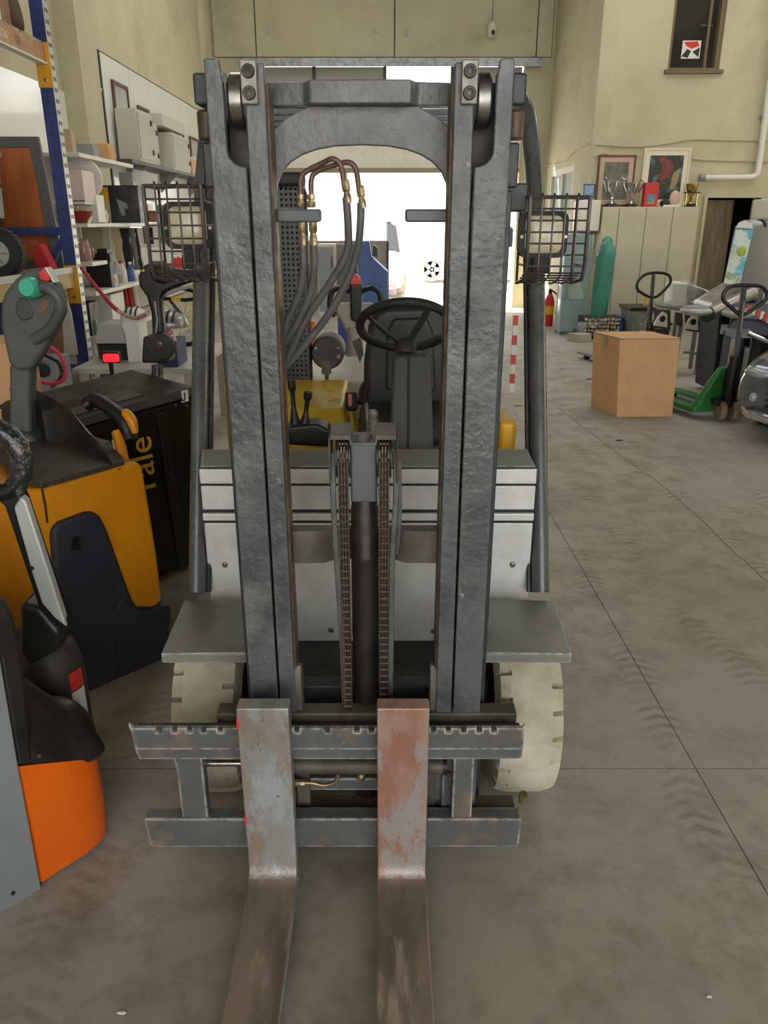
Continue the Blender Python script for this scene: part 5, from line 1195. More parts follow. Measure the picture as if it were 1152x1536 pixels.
# ================================================================ RIGHT SIDE
# ---- carton in the aisle
cb = thing('cardboard_box', 'large plain cardboard box standing alone on the aisle floor', 'box', (2.4, 7.3, 0))
f0, f1, b0 = FL(925, 626), FL(1008, 625), FL(898, 615)
bv = (b0 - f0); bv = bv.normalized() * .46
tz = .715
tl, tr = A(929, 517, f0.y), A(1020, 513, f1.y); tl.z = tr.z = tz
tlb, trb = tl + bv * .98, tr + bv * .98
MB().hexa([f0, f1, f1 + bv, f0 + bv], [tl, tr, trb, tlb]).build('carton', m_card, cb, bev=.004)
MB().prism([tl + V((0, 0, .003)), tr + V((0, 0, .003)), tr + bv * .46 + V((0, 0, .006)), tl + bv * .46 + V((0, 0, .006))], (0, 0, .004)).build('lid_flap', m_card, cb)
MB().prism([tl + bv * .5 + V((0, 0, .003)), tr + bv * .5 + V((0, 0, .003)), trb + V((0, 0, .006)), tlb + V((0, 0, .006))], (0, 0, .004)).build('lid_flap', m_card, cb)
ts = tl + bv * .48
nsd = bv.cross(V((0, 0, 1))).normalized()
if nsd.x > 0: nsd = -nsd
MB().prism([tl + bv * .42 + nsd * .002, tl + bv * .56 + nsd * .002, (tl + bv * .52) - V((.01, 0, .12)) + nsd * .006, (tl + bv * .44) - V((.01, 0, .10)) + nsd * .006], nsd * .002).build('packing_tape', M('brown_tape', (170, 140, 110), .25), cb)

# ---- hand pallet jacks
m_green = M('green_paint', (56, 128, 62), .4, c2=(44, 108, 52), nscale=6)
m_loop = M('black_loop', (34, 34, 34), .3, .2)
def jack(label, Y, loop, pole_top, pole_bot, base, green, lab_tag):
    t = thing('pallet_jack', label, 'pallet jack', V((base.x, base.y, 0)), group='hand pallet jacks on the right')
    MB().tube(smoothpath([A(x, y, Y) for x, y in loop] + [A(*loop[0], Y)], 4)[:-1], .017, 10, closed=True).build('handle_loop', m_loop, t)
    p0, p1 = A(*pole_top, Y), A(*pole_bot, Y + .05)
    MB().tube([p0, p1], .036, 8, flat=(1, .6)).build('handle_pole', M('pole_grey', (78, 80, 80), .4), t)
    MB().tube([p0.lerp(p1, .12) + V((0, -.024, 0)), p0.lerp(p1, .38) + V((0, -.024, 0))], .028, 4, flat=(1, .2)).build('instruction_label', M('pink_label', (214, 190, 176), .5), t) if lab_tag else None
    bz = V((base.x, base.y, 0))
    MB().lathe([(.05, .0), (.06, .02), (.06, .34), (.045, .36), (.045, .42)], bz + V((0, 0, .16)), (0, 0, 1), 18).build('pump', m_black2, t)
    for dx in (-.055, .055): MB().lathe([(.0, -.025), (.088, -.025), (.095, 0), (.088, .025), (0, .025)], bz + V((dx, 0, .095)), (1, 0, 0), 24).build('steer_wheel', M('nylon_wheel', (150, 130, 100), .5), t)
    MB().bx(bz.x - .14, bz.x + .14, bz.y - .04, bz.y + .04, .14, .20).build('steer_yoke', m_black2, t, bev=.01)
    fm = m_green if green else m_grey_sheet
    d = V((-.3, .954, 0)) if green else V((-.3, .95, 0)); s_ = V((d.y, -d.x, 0))
    o_ = bz + d * .12
    for k in (-1, 1):
        a = o_ + s_ * (k * .19)
        MB().hexa([a - s_ * .075 + V((0, 0, .06)), a + s_ * .075 + V((0, 0, .06)), a + s_ * .075 + d * 1.05 + V((0, 0, .06)), a - s_ * .075 + d * 1.05 + V((0, 0, .06))], [a - s_ * .075 + V((0, 0, .11)), a + s_ * .075 + V((0, 0, .11)), a + s_ * .06 + d * 1.05 + V((0, 0, .085)), a - s_ * .06 + d * 1.05 + V((0, 0, .085))]).build('jack_fork', fm, t, bev=.008)
        MB().lathe([(0, -.03), (.035, -.03), (.035, .03), (0, .03)], a + d * .9 + V((0, 0, .036)), s_, 14).build('load_roller', m_black2, t)
    MB().hexa([o_ - s_ * .26 + V((0, 0, .06)), o_ + s_ * .26 + V((0, 0, .06)), o_ + s_ * .26 + d * .10 + V((0, 0, .06)), o_ - s_ * .26 + d * .10 + V((0, 0, .06))], [o_ - s_ * .10 - d * .1 + V((0, 0, .48)), o_ + s_ * .10 - d * .1 + V((0, 0, .48)), o_ + s_ * .10 - d * .04 + V((0, 0, .48)), o_ - s_ * .10 - d * .04 + V((0, 0, .48))]).build('fork_frame', fm, t, bev=.012)
    if green:
        MB().hexa([o_ + s_ * .0 + d * .115 + V((0, 0, .10)), o_ + s_ * .16 + d * .115 + V((0, 0, .10)), o_ + s_ * .16 + d * .125 + V((0, 0, .10)), o_ + d * .125 + V((0, 0, .10))], [o_ - s_ * .02 - d * .02 + V((0, 0, .44)), o_ + s_ * .08 - d * .02 + V((0, 0, .44)), o_ + s_ * .08 - d * .01 + V((0, 0, .44)), o_ - s_ * .02 - d * .01 + V((0, 0, .44))]).build('load_label', m_label, t)
    return t
jack('green hand pallet jack with black loop handle beside the grey car', 6.95, ((1086, 452), (1084, 444), (1088, 436), (1096, 430), (1108, 428), (1128, 428), (1142, 430), (1150, 438), (1150, 446), (1146, 452), (1122, 469), (1112, 471), (1106, 469)), (1116, 430), (1097, 600), V((3.12, 6.98, 0)), True, True)
j2 = jack('black hand pallet jack with yellow tag standing behind the cardboard box', 9.4, ((957, 436), (955, 428), (960, 418), (970, 411), (985, 409), (1000, 411), (1006, 418), (1003, 428), (988, 443), (980, 446), (972, 445)), (980, 412), (972, 515), A(972, 520, 9.45) * V((1, 1, 0)), False, False)
MB().box(A(968, 452, 9.38), (.03, .02, .10)).build('yellow_tag', MATS['yellow_print'], j2, bev=.004)
MB().tube([A(975, 447, 9.38), A(968, 500, 9.40), A(966, 512, 9.42)], .008, 6).build('release_cable', m_steel, j2)

# ---- cars
def car(name, label, loc, rz, mat, tyre=None, W=1.7, L=3.9, h_hood=.78, h_roof=1.42, detail=True, wr=.31):
    t = thing(name, label, 'car', loc, rz, local=True)
    def sec(y, w, zb, zt, inset=.0):
        a = (W / 2) * w; cx_ = W / 2; r = .12
        pts = [(-a * .96, zb), (-a, zb + .08), (-a, (zb + zt) / 2), (-a * .97, zt - .14), (-a * .88, zt - .03), (-a * .6, zt), (0, zt + .02), (a * .6, zt), (a * .88, zt - .03), (a * .97, zt - .14), (a, (zb + zt) / 2), (a, zb + .08), (a * .96, zb)]
        return [V((cx_ + x, y, z)) for x, z in pts]
    st_ = [(0, .72, .30, .52), (.03, .86, .22, .60), (.12, .95, .2, .68), (.35, .99, .2, .74), (.8, 1, .2, h_hood), (1.25, 1, .2, h_hood + .05), (2.6, 1, .2, h_hood + .1), (L - .4, .98, .22, h_hood + .1), (L - .08, .92, .26, h_hood), (L, .8, .34, .6)]
    MB().loft([sec(*s_) for s_ in st_]).build('body', mat, t, sub=1)
    cab = [(1.15, .88, h_hood), (1.7, .78, h_roof - .04), (2.1, .76, h_roof), (2.9, .76, h_roof - .02), (L - .5, .86, h_hood + .05)]
    rings = []
    for y, w, z in cab:
        a = W / 2 * w; rings.append([V((W / 2 - W / 2 * .92, y, h_hood)), V((W / 2 - a, y, max(z - .06, h_hood + .01))), V((W / 2 - a * .8, y, z + .01)), V((W / 2 + a * .8, y, z + .01)), V((W / 2 + a, y, max(z - .06, h_hood + .01))), V((W / 2 + W / 2 * .92, y, h_hood))])
    MB().loft(rings).build('cabin', M('car_glass', (40, 46, 50), .05, coat=.5), t, bev=.03)
    MB().bx(W * .17, W * .83, 1.75, 2.95, h_roof - .01, h_roof + .03).build('roof', mat, t, bev=.02)
    for x in (0.0, W):
        for y in (.72, L - .75):
            sgn = 1 if x else -1
            wh = MB().lathe([(wr * .6, -.1), (wr * .94, -.1), (wr, -.06), (wr, .06), (wr * .94, .1), (wr * .6, .1)], (x - sgn * .09, y, wr), (1, 0, 0), 32).build('wheel', tyre or m_blk_soft, t)
            MB().lathe([(.02, .11), (wr * .3, .105), (wr * .6, .08), (wr * .66, .10)], (x - sgn * .09, y, wr), (sgn, 0, 0), 24).build('rim', m_silver2, wh)
            for i in range(5):
                tt = 2 * math.pi * i / 5; MB().box(V((x + sgn * .02, y + wr * .33 * math.cos(tt), wr + wr * .33 * math.sin(tt))), (.02, wr * .56, .12), Matrix.Rotation(tt, 3, 'X')).build('rim_spoke', m_silver2, wh)
    chrome = M('chrome', (214, 214, 212), .12, .95)
    for s_ in (-1, 1):
        cx_ = W / 2 + s_ * W * .36
        hl = MB().ell((cx_, .06, .55), (.13, .07, .045), rot=Matrix.Rotation(s_ * .3, 3, 'Z')).build('headlight', M('headlight_glass', (150, 156, 160), .08, coat=.6), t)
        MB().ell((cx_ - s_ * .02, .01, .36), (.03, .04, .04)).build('fog_lamp', MATS['headlight_glass'], t)
    gr = MB()
    for k in range(5): gr.bx(W * .22, W * .78, -.015, .03, .30 + .05 * k, .318 + .05 * k)
    gr.build('grille', m_black2, t)
    MB().tube([(W * .07, .16, .24), (W * .14, .02, .22), (W * .3, -.05, .21), (W * .7, -.05, .21), (W * .86, .02, .22), (W * .93, .16, .24)], .035, 8, flat=(1, 1.2)).build('bumper', chrome, t)
    return t
m_cargrey = M('car_paint_grey', (112, 116, 120), .16, .5, coat=.8)
c0 = FL(1112, 622, .18)
th_ = math.radians(-52)
# front left corner of the grey car sits at the right edge of the view
off = V((math.cos(th_), math.sin(th_), 0)) * .06 + V((-math.sin(th_), math.cos(th_), 0)) * .16
car('grey_car', 'shiny grey car whose front corner shows at the right edge', V((c0.x, c0.y, 0)) - off + V((.0, .10, 0)), th_, m_cargrey)

# ---- silver game machines
m_brushed = M('brushed_silver', (150, 150, 148), .34, .6)
m_art = M('blue_art_print', (120, 190, 210), .35, c2=(214, 222, 210), nscale=6, lo=.45, hi=.5, dust=(170, 176, 120), dscale=4, dlo=.55, dhi=.6)
def game(label, dx, dy, full):
    O = V((dx, dy, 0))
    t = thing('game_machine', label, 'game machine', V((3.5, 8.1, 0)) + O, group='silver game machines on the right')
    def P_(px, py, Y): return A(px, py, Y) + O
    # tilted display column
    fr = [P_(1083, 428, 8.0), P_(1112, 432, 8.0), P_(1133, 342, 8.25), P_(1128, 333, 8.27), P_(1118, 329, 8.28), P_(1108, 332, 8.28), P_(1101, 341, 8.25)]
    back = V((.5, .2, -.02))
    MB().prism(fr, back).build('display_column', m_brushed, t, bev=.02, seg=3)
    fn = V((-.55, -.8, .1)).normalized() * .006
    MB().prism([p + fn for p in (P_(1086, 425, 8.0), P_(1110, 428, 8.0), P_(1130, 345, 8.24), P_(1104, 344, 8.24))], fn).build('display_art', m_art, t)
    MB().prism([p + fn for p in (P_(1104, 342, 8.245), P_(1130, 343, 8.245), P_(1127, 335, 8.26), P_(1118, 331, 8.27), P_(1109, 334, 8.265))], fn).build('header_card', m_label, t)
    MB().ell(P_(1113, 377, 8.1) + fn, (.045, .02, .05)).build('art_emblem', M('yellow_green_print', (176, 190, 70), .4), t)
    MB().prism([p + fn * 2 for p in (P_(1096, 422, 8.02), P_(1104, 423, 8.02), P_(1108, 400, 8.08), P_(1100, 399, 8.08))], fn * .5).build('notice', m_label, t)
    MB().lathe([(.0, 0), (.07, 0), (.07, .18), (0, .18)], P_(1138, 340, 8.35), (.7, .7, 0), 20).build('top_roller', m_black2, t)
    # sloping playfield
    pf = [P_(1038, 460, 7.75), P_(1062, 470, 7.65), P_(1125, 436, 8.1), P_(1092, 428, 8.2)]
    MB().prism(pf, (0, 0, .03)).build('playfield', M('playfield_print', (150, 140, 126), .35, c2=(110, 96, 90), nscale=10), t, bev=.004)
    MB().tube([P_(1062, 472, 7.62), P_(1128, 440, 8.08)], .07, 14).build('side_rail', m_brushed, t)
    MB().tube([P_(1036, 458, 7.78), P_(1088, 427, 8.22)], .03, 10).build('side_rail', m_brushed, t)
    MB().lathe([(.0, 0), (.066, 0), (.074, .01), (.066, .03)], P_(1061, 472, 7.60), (-.5, -.75, .2), 18).build('rail_cap', m_black2, t)
    for k in range(4):
        a = P_(1040 + 6 * k, 459.5 + 1.6 * k, 7.74 - .02 * k); MB().hexa([a, a + V((.05, 0, 0)), a + V((.08, .06, .03)), a + V((.03, .06, .03))], [a + V((0, 0, .035)), a + V((.05, 0, .035)), a + V((.08, .06, .06)), a + V((.03, .06, .06))]).build('ball_guide', m_label, t)
    # rounded nose
    MB().ell(P_(1045, 466, 7.66), (.15, .16, .05), rot=Matrix.Rotation(.5, 3, 'Z')).build('nose', m_silver2, t)
    MB().ell(P_(1045, 461, 7.66), (.12, .13, .02), rot=Matrix.Rotation(.5, 3, 'Z')).build('nose_pad', M('grey_blue_pad', (140, 144, 156), .5), t)
    c_ = P_(1085, 475, 8.0)
    MB().hexa([V((c_.x - .0, 8.0 + dy, .05)), V((c_.x + .3, 8.0 + dy, .05)), V((c_.x + .6, 8.5 + dy, .05)), V((c_.x - .0, 8.5 + dy, .05))], [V((c_.x - .05, 7.98 + dy, .88)), V((c_.x + .3, 7.95 + dy, .95)), V((c_.x + .6, 8.5 + dy, 1.05)), V((c_.x - .05, 8.5 + dy, 1.0))]).build('cabinet', M('game_cabinet_navy', (36, 42, 56), .5), t, bev=.02)
    for k in range(2): MB().tube([V((c_.x + .05 + .2 * k, 8.05 + dy, .05)), V((c_.x + .05 + .2 * k, 8.05 + dy, 0))], .03, 8).build('foot', m_black2, t)
    return t
g1 = game('silver game machine with blue art on its tilted display column', 0, 0, True)
cab2 = thing('cash_box', 'navy cabinet with a grey sloping lid beside the green pallet jack', 'cabinet', V((3.45, 7.45, 0)))
a, b = A(1076, 580, 7.42), A(1118, 505, 7.42); a.x += .06
MB().bx(a.x, b.x, 7.42, 7.6, 0, b.z).build('body', M('game_cabinet_navy', (36, 42, 56), .5), cab2, bev=.01)
MB().bx(a.x, a.x + .05, 7.405, 7.425, .02, b.z).build('corner_post', m_silver2, cab2, bev=.006)
MB().hexa([V((a.x - .03, 7.32, b.z)), V((b.x + .05, 7.32, b.z)), V((b.x + .05, 7.62, b.z)), V((a.x - .03, 7.62, b.z))], [V((a.x - .03, 7.40, b.z + .06)), V((b.x + .05, 7.40, b.z + .06)), V((b.x + .05, 7.62, b.z + .09)), V((a.x - .03, 7.62, b.z + .09))]).build('lid', m_grey_sheet, cab2, bev=.006)
MB().lathe([(.012, 0), (.012, .008)], V((a.x + .22, 7.319, b.z + .03)), (0, -1, 0), 8).build('lock', m_steel, cab2)
sg = thing('game_machine', 'second silver game machine with red and white striped edge at the right', 'game machine', V((4.1, 8.0, 0)), group='silver game machines on the right')
a = A(1100, 478, 7.5)
MB().hexa([a + V((-.1, 0, -.16)), a + V((.75, -.2, -.16)), a + V((.85, .2, -.16)), a + V((.1, .3, -.16))], [a, a + V((.75, -.2, .0)), a + V((.85, .2, .12)), a + V((.1, .3, .12))]).build('cabinet', MATS['game_cabinet_navy'], sg, bev=.02)
MB().bx(a.x + .3, a.x + .7, 7.5, 7.7, 0, a.z - .15).build('pedestal', MATS['game_cabinet_navy'], sg)
MB().ell(A(1108, 470, 7.4), (.14, .16, .05), rot=Matrix.Rotation(.5, 3, 'Z')).build('nose', m_silver2, sg); MB().ell(A(1108, 465, 7.4), (.115, .13, .02), rot=Matrix.Rotation(.5, 3, 'Z')).build('nose_pad', MATS['grey_blue_pad'], sg)
for k in range(9):
    p = A(1124 + 6 * k, 464 + 3.0 * k, 7.28); MB().box(p, (.032, .03, .07), Matrix.Rotation(.2, 3, 'Y')).build('edge_stripe', m_red if k % 2 == 0 else m_label, sg, bev=.004)
MB().tube([A(1122, 500, 7.28), A(1160, 516, 7.2)], .02, 8).build('chrome_rail', MATS['chrome'], sg)
MB().tube([A(1121, 522, 7.3), A(1112, 580, 7.35)], .05, 8, flat=(1, .3)).build('leg_plate', m_silver2, sg)

# ---- metal table with electronics
tb = thing('metal_table', 'metal table with electronic housings hanging from it behind the cardboard box', 'table', V((3.55, 9.2, 0)))
Yb = 9.2
a, b = A(985, 461, Yb), A(1068, 474, Yb)
MB().hexa([a, b, b + V((.1, .5, 0)), a + V((.1, .5, 0))], [a + V((0, 0, .03)), b + V((0, 0, .03)), b + V((.1, .5, .03)), a + V((.1, .5, .03))]).build('top', m_grey_sheet, tb)
for px, py in ((1025, 480), (1057, 490)):
    p = A(px, py, Yb); MB().bx(p.x - .02, p.x + .02, Yb + .05, Yb + .09, 0, p.z).build('leg', m_grey_sheet, tb)
    MB().bx(p.x + .06, p.x + .1, Yb + .45, Yb + .49, 0, p.z).build('leg', m_grey_sheet, tb)
p0, p1 = A(1025, 528, Yb + .07), A(1057, 532, Yb + .07); MB().tube([p0, p1], .018, 6).build('stretcher', m_grey_sheet, tb)
for k, (x0, x1, y0, y1) in enumerate(((980, 1006, 463, 492), (1012, 1024, 468, 488), (1026, 1052, 468, 496))):
    h_ = MB().hexa([A(x0 + 3, y1, Yb - .04), A(x1, y1 + 3, Yb - .04), A(x1, y1 + 3, Yb + .15), A(x0 + 3, y1, Yb + .15)], [A(x0, y0, Yb - .04), A(x1, y0 + 2, Yb - .04), A(x1, y0 + 2, Yb + .15), A(x0, y0, Yb + .15)]).build('housing', M('housing_dark', (66, 66, 68), .5), tb, bev=.006)
    if k != 1:
        c = A((x0 + x1) / 2 - 1, (y0 + y1) / 2 + 1, Yb - .05)
        MB().prism([c + V((-.09, 0, -.07)), c + V((.07, 0, -.09)), c + V((.05, 0, .06)), c + V((0, 0, .085)), c + V((-.05, 0, .03))], (0, -.03, 0)).build('white_plate', m_label, h_); MB().lathe([(.03, 0), (.035, .01), (.02, .012)], c + V((0, -.032, .005)), (0, -1, 0), 14).build('round_port', m_black2, h_)
mv = thing('wrapped_monitor', 'white monitor housing under clear plastic film on the metal table', 'monitor', A(1022, 455, 9.3))
a, b = A(1006, 460, 9.35), A(1020, 424, 9.35)
MB().bx(a.x, a.x + .16, 9.32, 9.62, a.z + .0, b.z).build('housing', m_white, mv, bev=.02)
MB().loft([[V((a.x + .15 + .07 * k, 9.33 + dy, a.z + dz)) for dy, dz in ((0, 0), (0, .26 - .02 * k), (.1, .31 - .035 * k), (.25, .29 - .03 * k), (.28, 0))] for k in range(6)]).build('film', M('clear_film', (190, 192, 194), .12, c2=(130, 132, 136), nscale=9, bump=1, bscale=18, bdist=.03, coat=.4), mv, bev=.02)
# bins on the floor behind
sb_ = thing('storage_bin', 'translucent grey storage bin with dark lid against the cupboards', 'bin', V((3.75, 12.2, 0)))
a, b = A(942, 508, 12.0), A(975, 466, 12.0)
MB().hexa([V((a.x + .05, 12.0, 0)), V((b.x, 12.0, 0)), V((b.x, 12.5, 0)), V((a.x + .05, 12.5, 0))], [V((a.x, 11.97, b.z)), V((b.x + .05, 11.97, b.z)), V((b.x + .05, 12.53, b.z)), V((a.x, 12.53, b.z))]).build('tub', M('grey_tub', (130, 136, 138), .35, c2=(110, 116, 118)), sb_, bev=.01)
MB().bx(a.x - .03, b.x + .08, 11.94, 12.56, b.z, b.z + .05).build('lid', m_black2, sb_, bev=.012)
bb = thing('black_crate', 'clear black crate with yellow label behind the cardboard box', 'crate', V((3.7, 10.5, 0)))
a, b = A(972, 505, 10.3), A(1006, 488, 10.3); MB().bx(a.x, b.x, 10.3, 10.7, 0, b.z).build('tub', M('smoke_tub', (60, 62, 62), .25), bb, bev=.015); MB().bx(a.x - .02, b.x + .02, 10.28, 10.72, b.z, b.z + .03).build('rim', m_black2, bb, bev=.006); c = A(989, 490, 10.27); MB().bx(c.x - .04, c.x + .04, 10.275, 10.28, c.z - .03, c.z + .02).build('yellow_label', MATS['yellow_print'], bb)

# ---- cupboards and what stands on them
m_cup = M('cupboard_cream', (204, 196, 168), .45, c2=(196, 188, 160), nscale=2)
xs_c = [3.40, 3.66, 4.08, 4.50, 4.90]
for k in range(4):
    t = thing('cupboard', ['leftmost', 'second', 'third', 'rightmost'][k] + ' of the four tall cream cupboards under the trophies', 'cupboard', V(((xs_c[k] + xs_c[k + 1]) / 2, 13.2, 0)), group='cream cupboards')
    MB().bx(xs_c[k] + .002, xs_c[k + 1] - .002, 13.02, 13.38, 0, 1.92).build('body', m_cup, t)
    d_ = MB().bx(xs_c[k] + .006, xs_c[k + 1] - .006, 13.0, 13.02, .04, 1.905).build('door', m_cup, t, bev=.003)
    MB().bx(xs_c[k] + .03, xs_c[k] + .045, 12.985, 13.0, .95, 1.05).build('handle', m_cup, d_)
def framed(name, label, x0, x1, z0, z1, fw, fmat, matw, mmat, pic):
    t = thing(name, label, 'picture', V(((x0 + x1) / 2, 13.36, z0)), group='framed pictures above the cupboards')
    y = 13.355
    R4 = lambda a, b, c, d, yy: [V((a, yy, c)), V((b, yy, c)), V((b, yy, d)), V((a, yy, d))]
    MB().frame(R4(x0, x1, z0, z1, y), R4(x0 + fw, x1 - fw, z0 + fw, z1 - fw, y), (0, .04, 0)).build('frame', fmat, t, bev=.004)
    MB().frame(R4(x0 + fw, x1 - fw, z0 + fw, z1 - fw, y + .012), R4(x0 + fw + matw, x1 - fw - matw, z0 + fw + matw, z1 - fw - matw, y + .012), (0, .012, 0)).build('mount', mmat, t)
    MB().bx(x0 + fw + matw, x1 - fw - matw, y + .016, y + .03, z0 + fw + matw, z1 - fw - matw).build('print', pic, t)
    return t
framed('framed_picture', 'brown framed misty grey-green landscape print above the silver trophies', 3.36, 3.95, 1.93, 2.68, .03, MATS['brown_wood_frame'], .07, M('rose_mount', (196, 168, 150), .7), M('misty_print', (120, 122, 106), .6, c2=(70, 74, 64), nscale=4, dust=(150, 152, 140), dscale=3))
fp2 = framed('framed_picture', 'cream framed painting with a red shape over dark ground', 4.06, 4.80, 1.93, 2.78, .035, M('cream_frame', (214, 206, 180), .5), .07, M('cream_mount', (222, 216, 194), .7), M('dusky_print', (60, 62, 54), .6, c2=(36, 38, 36), nscale=5, dust=(90, 130, 130), dscale=2.5, dlo=.5, dhi=.6))
MB().prism([V((x, 13.368, z)) for x, z in ((4.3, 2.62), (4.36, 2.66), (4.5, 2.6), (4.56, 2.5), (4.5, 2.36), (4.36, 2.3), (4.3, 2.36), (4.38, 2.44), (4.36, 2.54))], (0, .004, 0)).build('red_patch', M('red_print', (132, 66, 56), .6, c2=(104, 48, 42), nscale=12), fp2)
MB().prism([V((x, 13.367, z)) for x, z in ((4.52, 2.2), (4.56, 2.42), (4.66, 2.5), (4.64, 2.3), (4.6, 2.18))], (0, .004, 0)).build('ochre_patch', M('ochre_print', (156, 136, 92), .6), fp2)
spx = framed('framed_picture', 'small blue photograph in a dark frame left of the cupboards', 3.16, 3.34, 2.06, 2.26, .012, m_black2, .0, m_white, M('sky_print', (96, 140, 190), .4, c2=(200, 214, 226), nscale=3))
m_tro = M('trophy_silver', (200, 200, 198), .15, .95); m_gold = M('trophy_gold', (200, 170, 90), .2, .9)
def trophy(x, y, h, label, mat, handles=True):
    t = thing('trophy', label, 'trophy', V((x, y, 1.92)), group='trophies on the cupboards')
    MB().bx(x - .07, x + .07, y - .06, y + .06, 1.92, 1.92 + .05).build('plinth', m_black2, t, bev=.005)
    b = V((x, y, 1.97)); s_ = h
    MB().lathe([(.06 * s_ / .35, 0), (.045 * s_ / .35, .02), (.02, .05 * s_ / .35), (.028, .07), (.014, .10 * s_ / .35), (.03, .13 * s_ / .35), (.075 * s_ / .35, .18 * s_ / .35), (.10 * s_ / .35, .26 * s_ / .35), (.108 * s_ / .35, s_ * .95), (.10 * s_ / .35, s_ * .96), (.05, s_ * .7)], b, (0, 0, 1), 24).build('cup', mat, t)
    if handles:
        for k in (-1, 1):
            MB().tube(smoothpath([b + V((k * .09, 0, s_ * .5)), b + V((k * .13, 0, s_ * .7)), b + V((k * .155, 0, s_ * .95)), b + V((k * .13, 0, s_ * 1.1)), b + V((k * .105, 0, s_ * 1.02))], 5), .012, 8).build('handle', mat, t)
    return t
trophy(3.57, 13.15, .34, 'wide silver two-handled trophy cup, leftmost on the cupboards', m_tro)
trophy(3.88, 13.15, .32, 'slim silver two-handled trophy cup between the wide cup and the red box', m_tro)
tg = trophy(4.80, 13.15, .30, 'gold pillared trophy at the right end of the cupboards', m_gold, False)
for dx in (-.085, .085): MB().tube([V((4.80 + dx, 13.12, 1.94)), V((4.80 + dx, 13.12, 2.13))], .018, 10).build('pillar', m_gold, tg)
MB().bx(4.68, 4.92, 13.08, 13.18, 2.12, 2.135).build('pillar_plate', m_black2, tg)
rbx = thing('red_case', 'bright red case with a small landscape picture standing on the cupboards', 'case', V((4.1, 13.12, 1.92)))
MB().bx(4.045, 4.255, 13.06, 13.2, 1.92, 2.27).build('case', M('bright_red', (200, 44, 44), .45), rbx, bev=.004); MB().bx(4.09, 4.21, 13.056, 13.06, 1.96, 2.1).build('picture', M('landscape_print', (80, 140, 180), .5, c2=(170, 150, 80), nscale=9, lo=.48, hi=.54), rbx)
pq = thing('round_plaque', 'pinkish oval plaque on a dark stand on the cupboards', 'plaque', V((4.5, 13.12, 1.92)))
MB().ell((4.54, 13.12, 2.05), (.085, .03, .11)).build('plaque', M('shell_pink', (206, 174, 156), .5), pq); MB().ell((4.40, 13.14, 1.975), (.08, .06, .055)).build('dark_stone', m_black2, pq); MB().bx(4.36, 4.62, 13.08, 13.18, 1.92, 1.95).build('base', m_label, pq, bev=.004)

# ---- wall things
pp = thing('wall_pipe', 'thick white pipe bending down the wall to the trophies', 'pipe', V((5.4, 13.3, 2.3)))
MB().tube(smoothpath([V((5.82, 13.32, 5.5)), V((5.84, 13.32, 3.6)), V((5.86, 13.32, 2.5)), V((5.84, 13.32, 2.40)), V((5.76, 13.32, 2.36)), V((5.3, 13.32, 2.35)), V((4.98, 13.32, 2.35))], 6), .045, 14).build('pipe', M('white_pipe', (214, 212, 202), .35), pp); MB().lathe([(.055, 0), (.055, .08)], V((4.96, 13.32, 2.35)), (1, 0, 0), 14).build('end_collar', m_grey_sheet, pp)
for z in (3.2, 4.6): MB().bx(5.78, 5.9, 13.33, 13.4, z, z + .04).build('pipe_clip', m_grey_sheet, pp)
for k, pts in enumerate((((3.3, 2.83), (3.9, 2.80), (4.4, 2.84), (4.8, 2.90), (5.4, 2.89), (6.6, 2.88)), ((3.3, 2.66), (3.45, 2.70), (3.7, 2.64), (3.98, 2.66), (4.0, 2.66)), ((4.85, 2.62), (5.3, 2.60), (6.4, 2.58)))):
    tag(MB().tube(smoothpath([V((x, 13.385, z)) for x, z in pts], 5), .013, 6).build('wall_cable', M('pale_cable', (176, 168, 136), .6)), ['upper pale cable running along the wall above the pictures', 'short pale cable above the brown framed print', 'lower pale cable right of the cream framed painting'][k], 'cable')
tag(MB().tube(smoothpath([V((3.235, 16.9, 2.75)), V((3.235, 15.5, 2.72)), V((3.235, 14.3, 2.85)), V((3.235, 13.6, 2.86))], 5), .014, 6).build('wall_cable', MATS['pale_cable']), 'pale cable sagging along the side wall above its window', 'cable')
# upper window
uw = struct(MB().frame([V((4.29, 13.42, 3.85)), V((5.07, 13.42, 3.85)), V((5.07, 13.42, 5.2)), V((4.29, 13.42, 5.2))], [V((4.33, 13.42, 3.89)), V((5.0, 13.42, 3.89)), V((5.0, 13.42, 5.16)), V((4.33, 13.42, 5.16))], (0, .2, 0)).build('window_2', M('window_frame_brown', (110, 92, 70), .6))); uw['label'] = 'dark upper window in the cream wall'
MB().bx(4.33, 5.0, 13.55, 13.56, 3.89, 5.16).build('pane', M('dark_pane', (52, 52, 46), .08), uw); MB().bx(4.24, 5.12, 13.33, 13.42, 3.80, 3.855).build('window_sill', MATS['window_frame_brown'], uw, bev=.004); MB().bx(4.86, 4.9, 13.5, 13.55, 3.89, 5.16).build('mullion', MATS['window_frame_brown'], uw)
stk = MB().bx(4.52, 4.80, 13.535, 13.549, 4.03, 4.27).build('sticker', M('sticker_white', (220, 216, 210), .5), uw)
for q, (c_, pl) in enumerate(((m_red, ((4.54, 4.25), (4.74, 4.26), (4.78, 4.2), (4.66, 4.16), (4.58, 4.2))), (M('sticker_black', (30, 34, 44), .5), ((4.52, 4.06), (4.6, 4.16), (4.66, 4.13), (4.62, 4.04))), (MATS['sticker_black'], ((4.68, 4.12), (4.79, 4.18), (4.78, 4.05))))):
    MB().prism([V((x, 13.533, z)) for x, z in pl], (0, .003, 0)).build('sticker_shape', c_, stk)
MB().tube([V((4.75, 13.53, 4.47)), V((4.95, 13.53, 4.47))], .012, 6).build('window_stay', m_steel, uw)
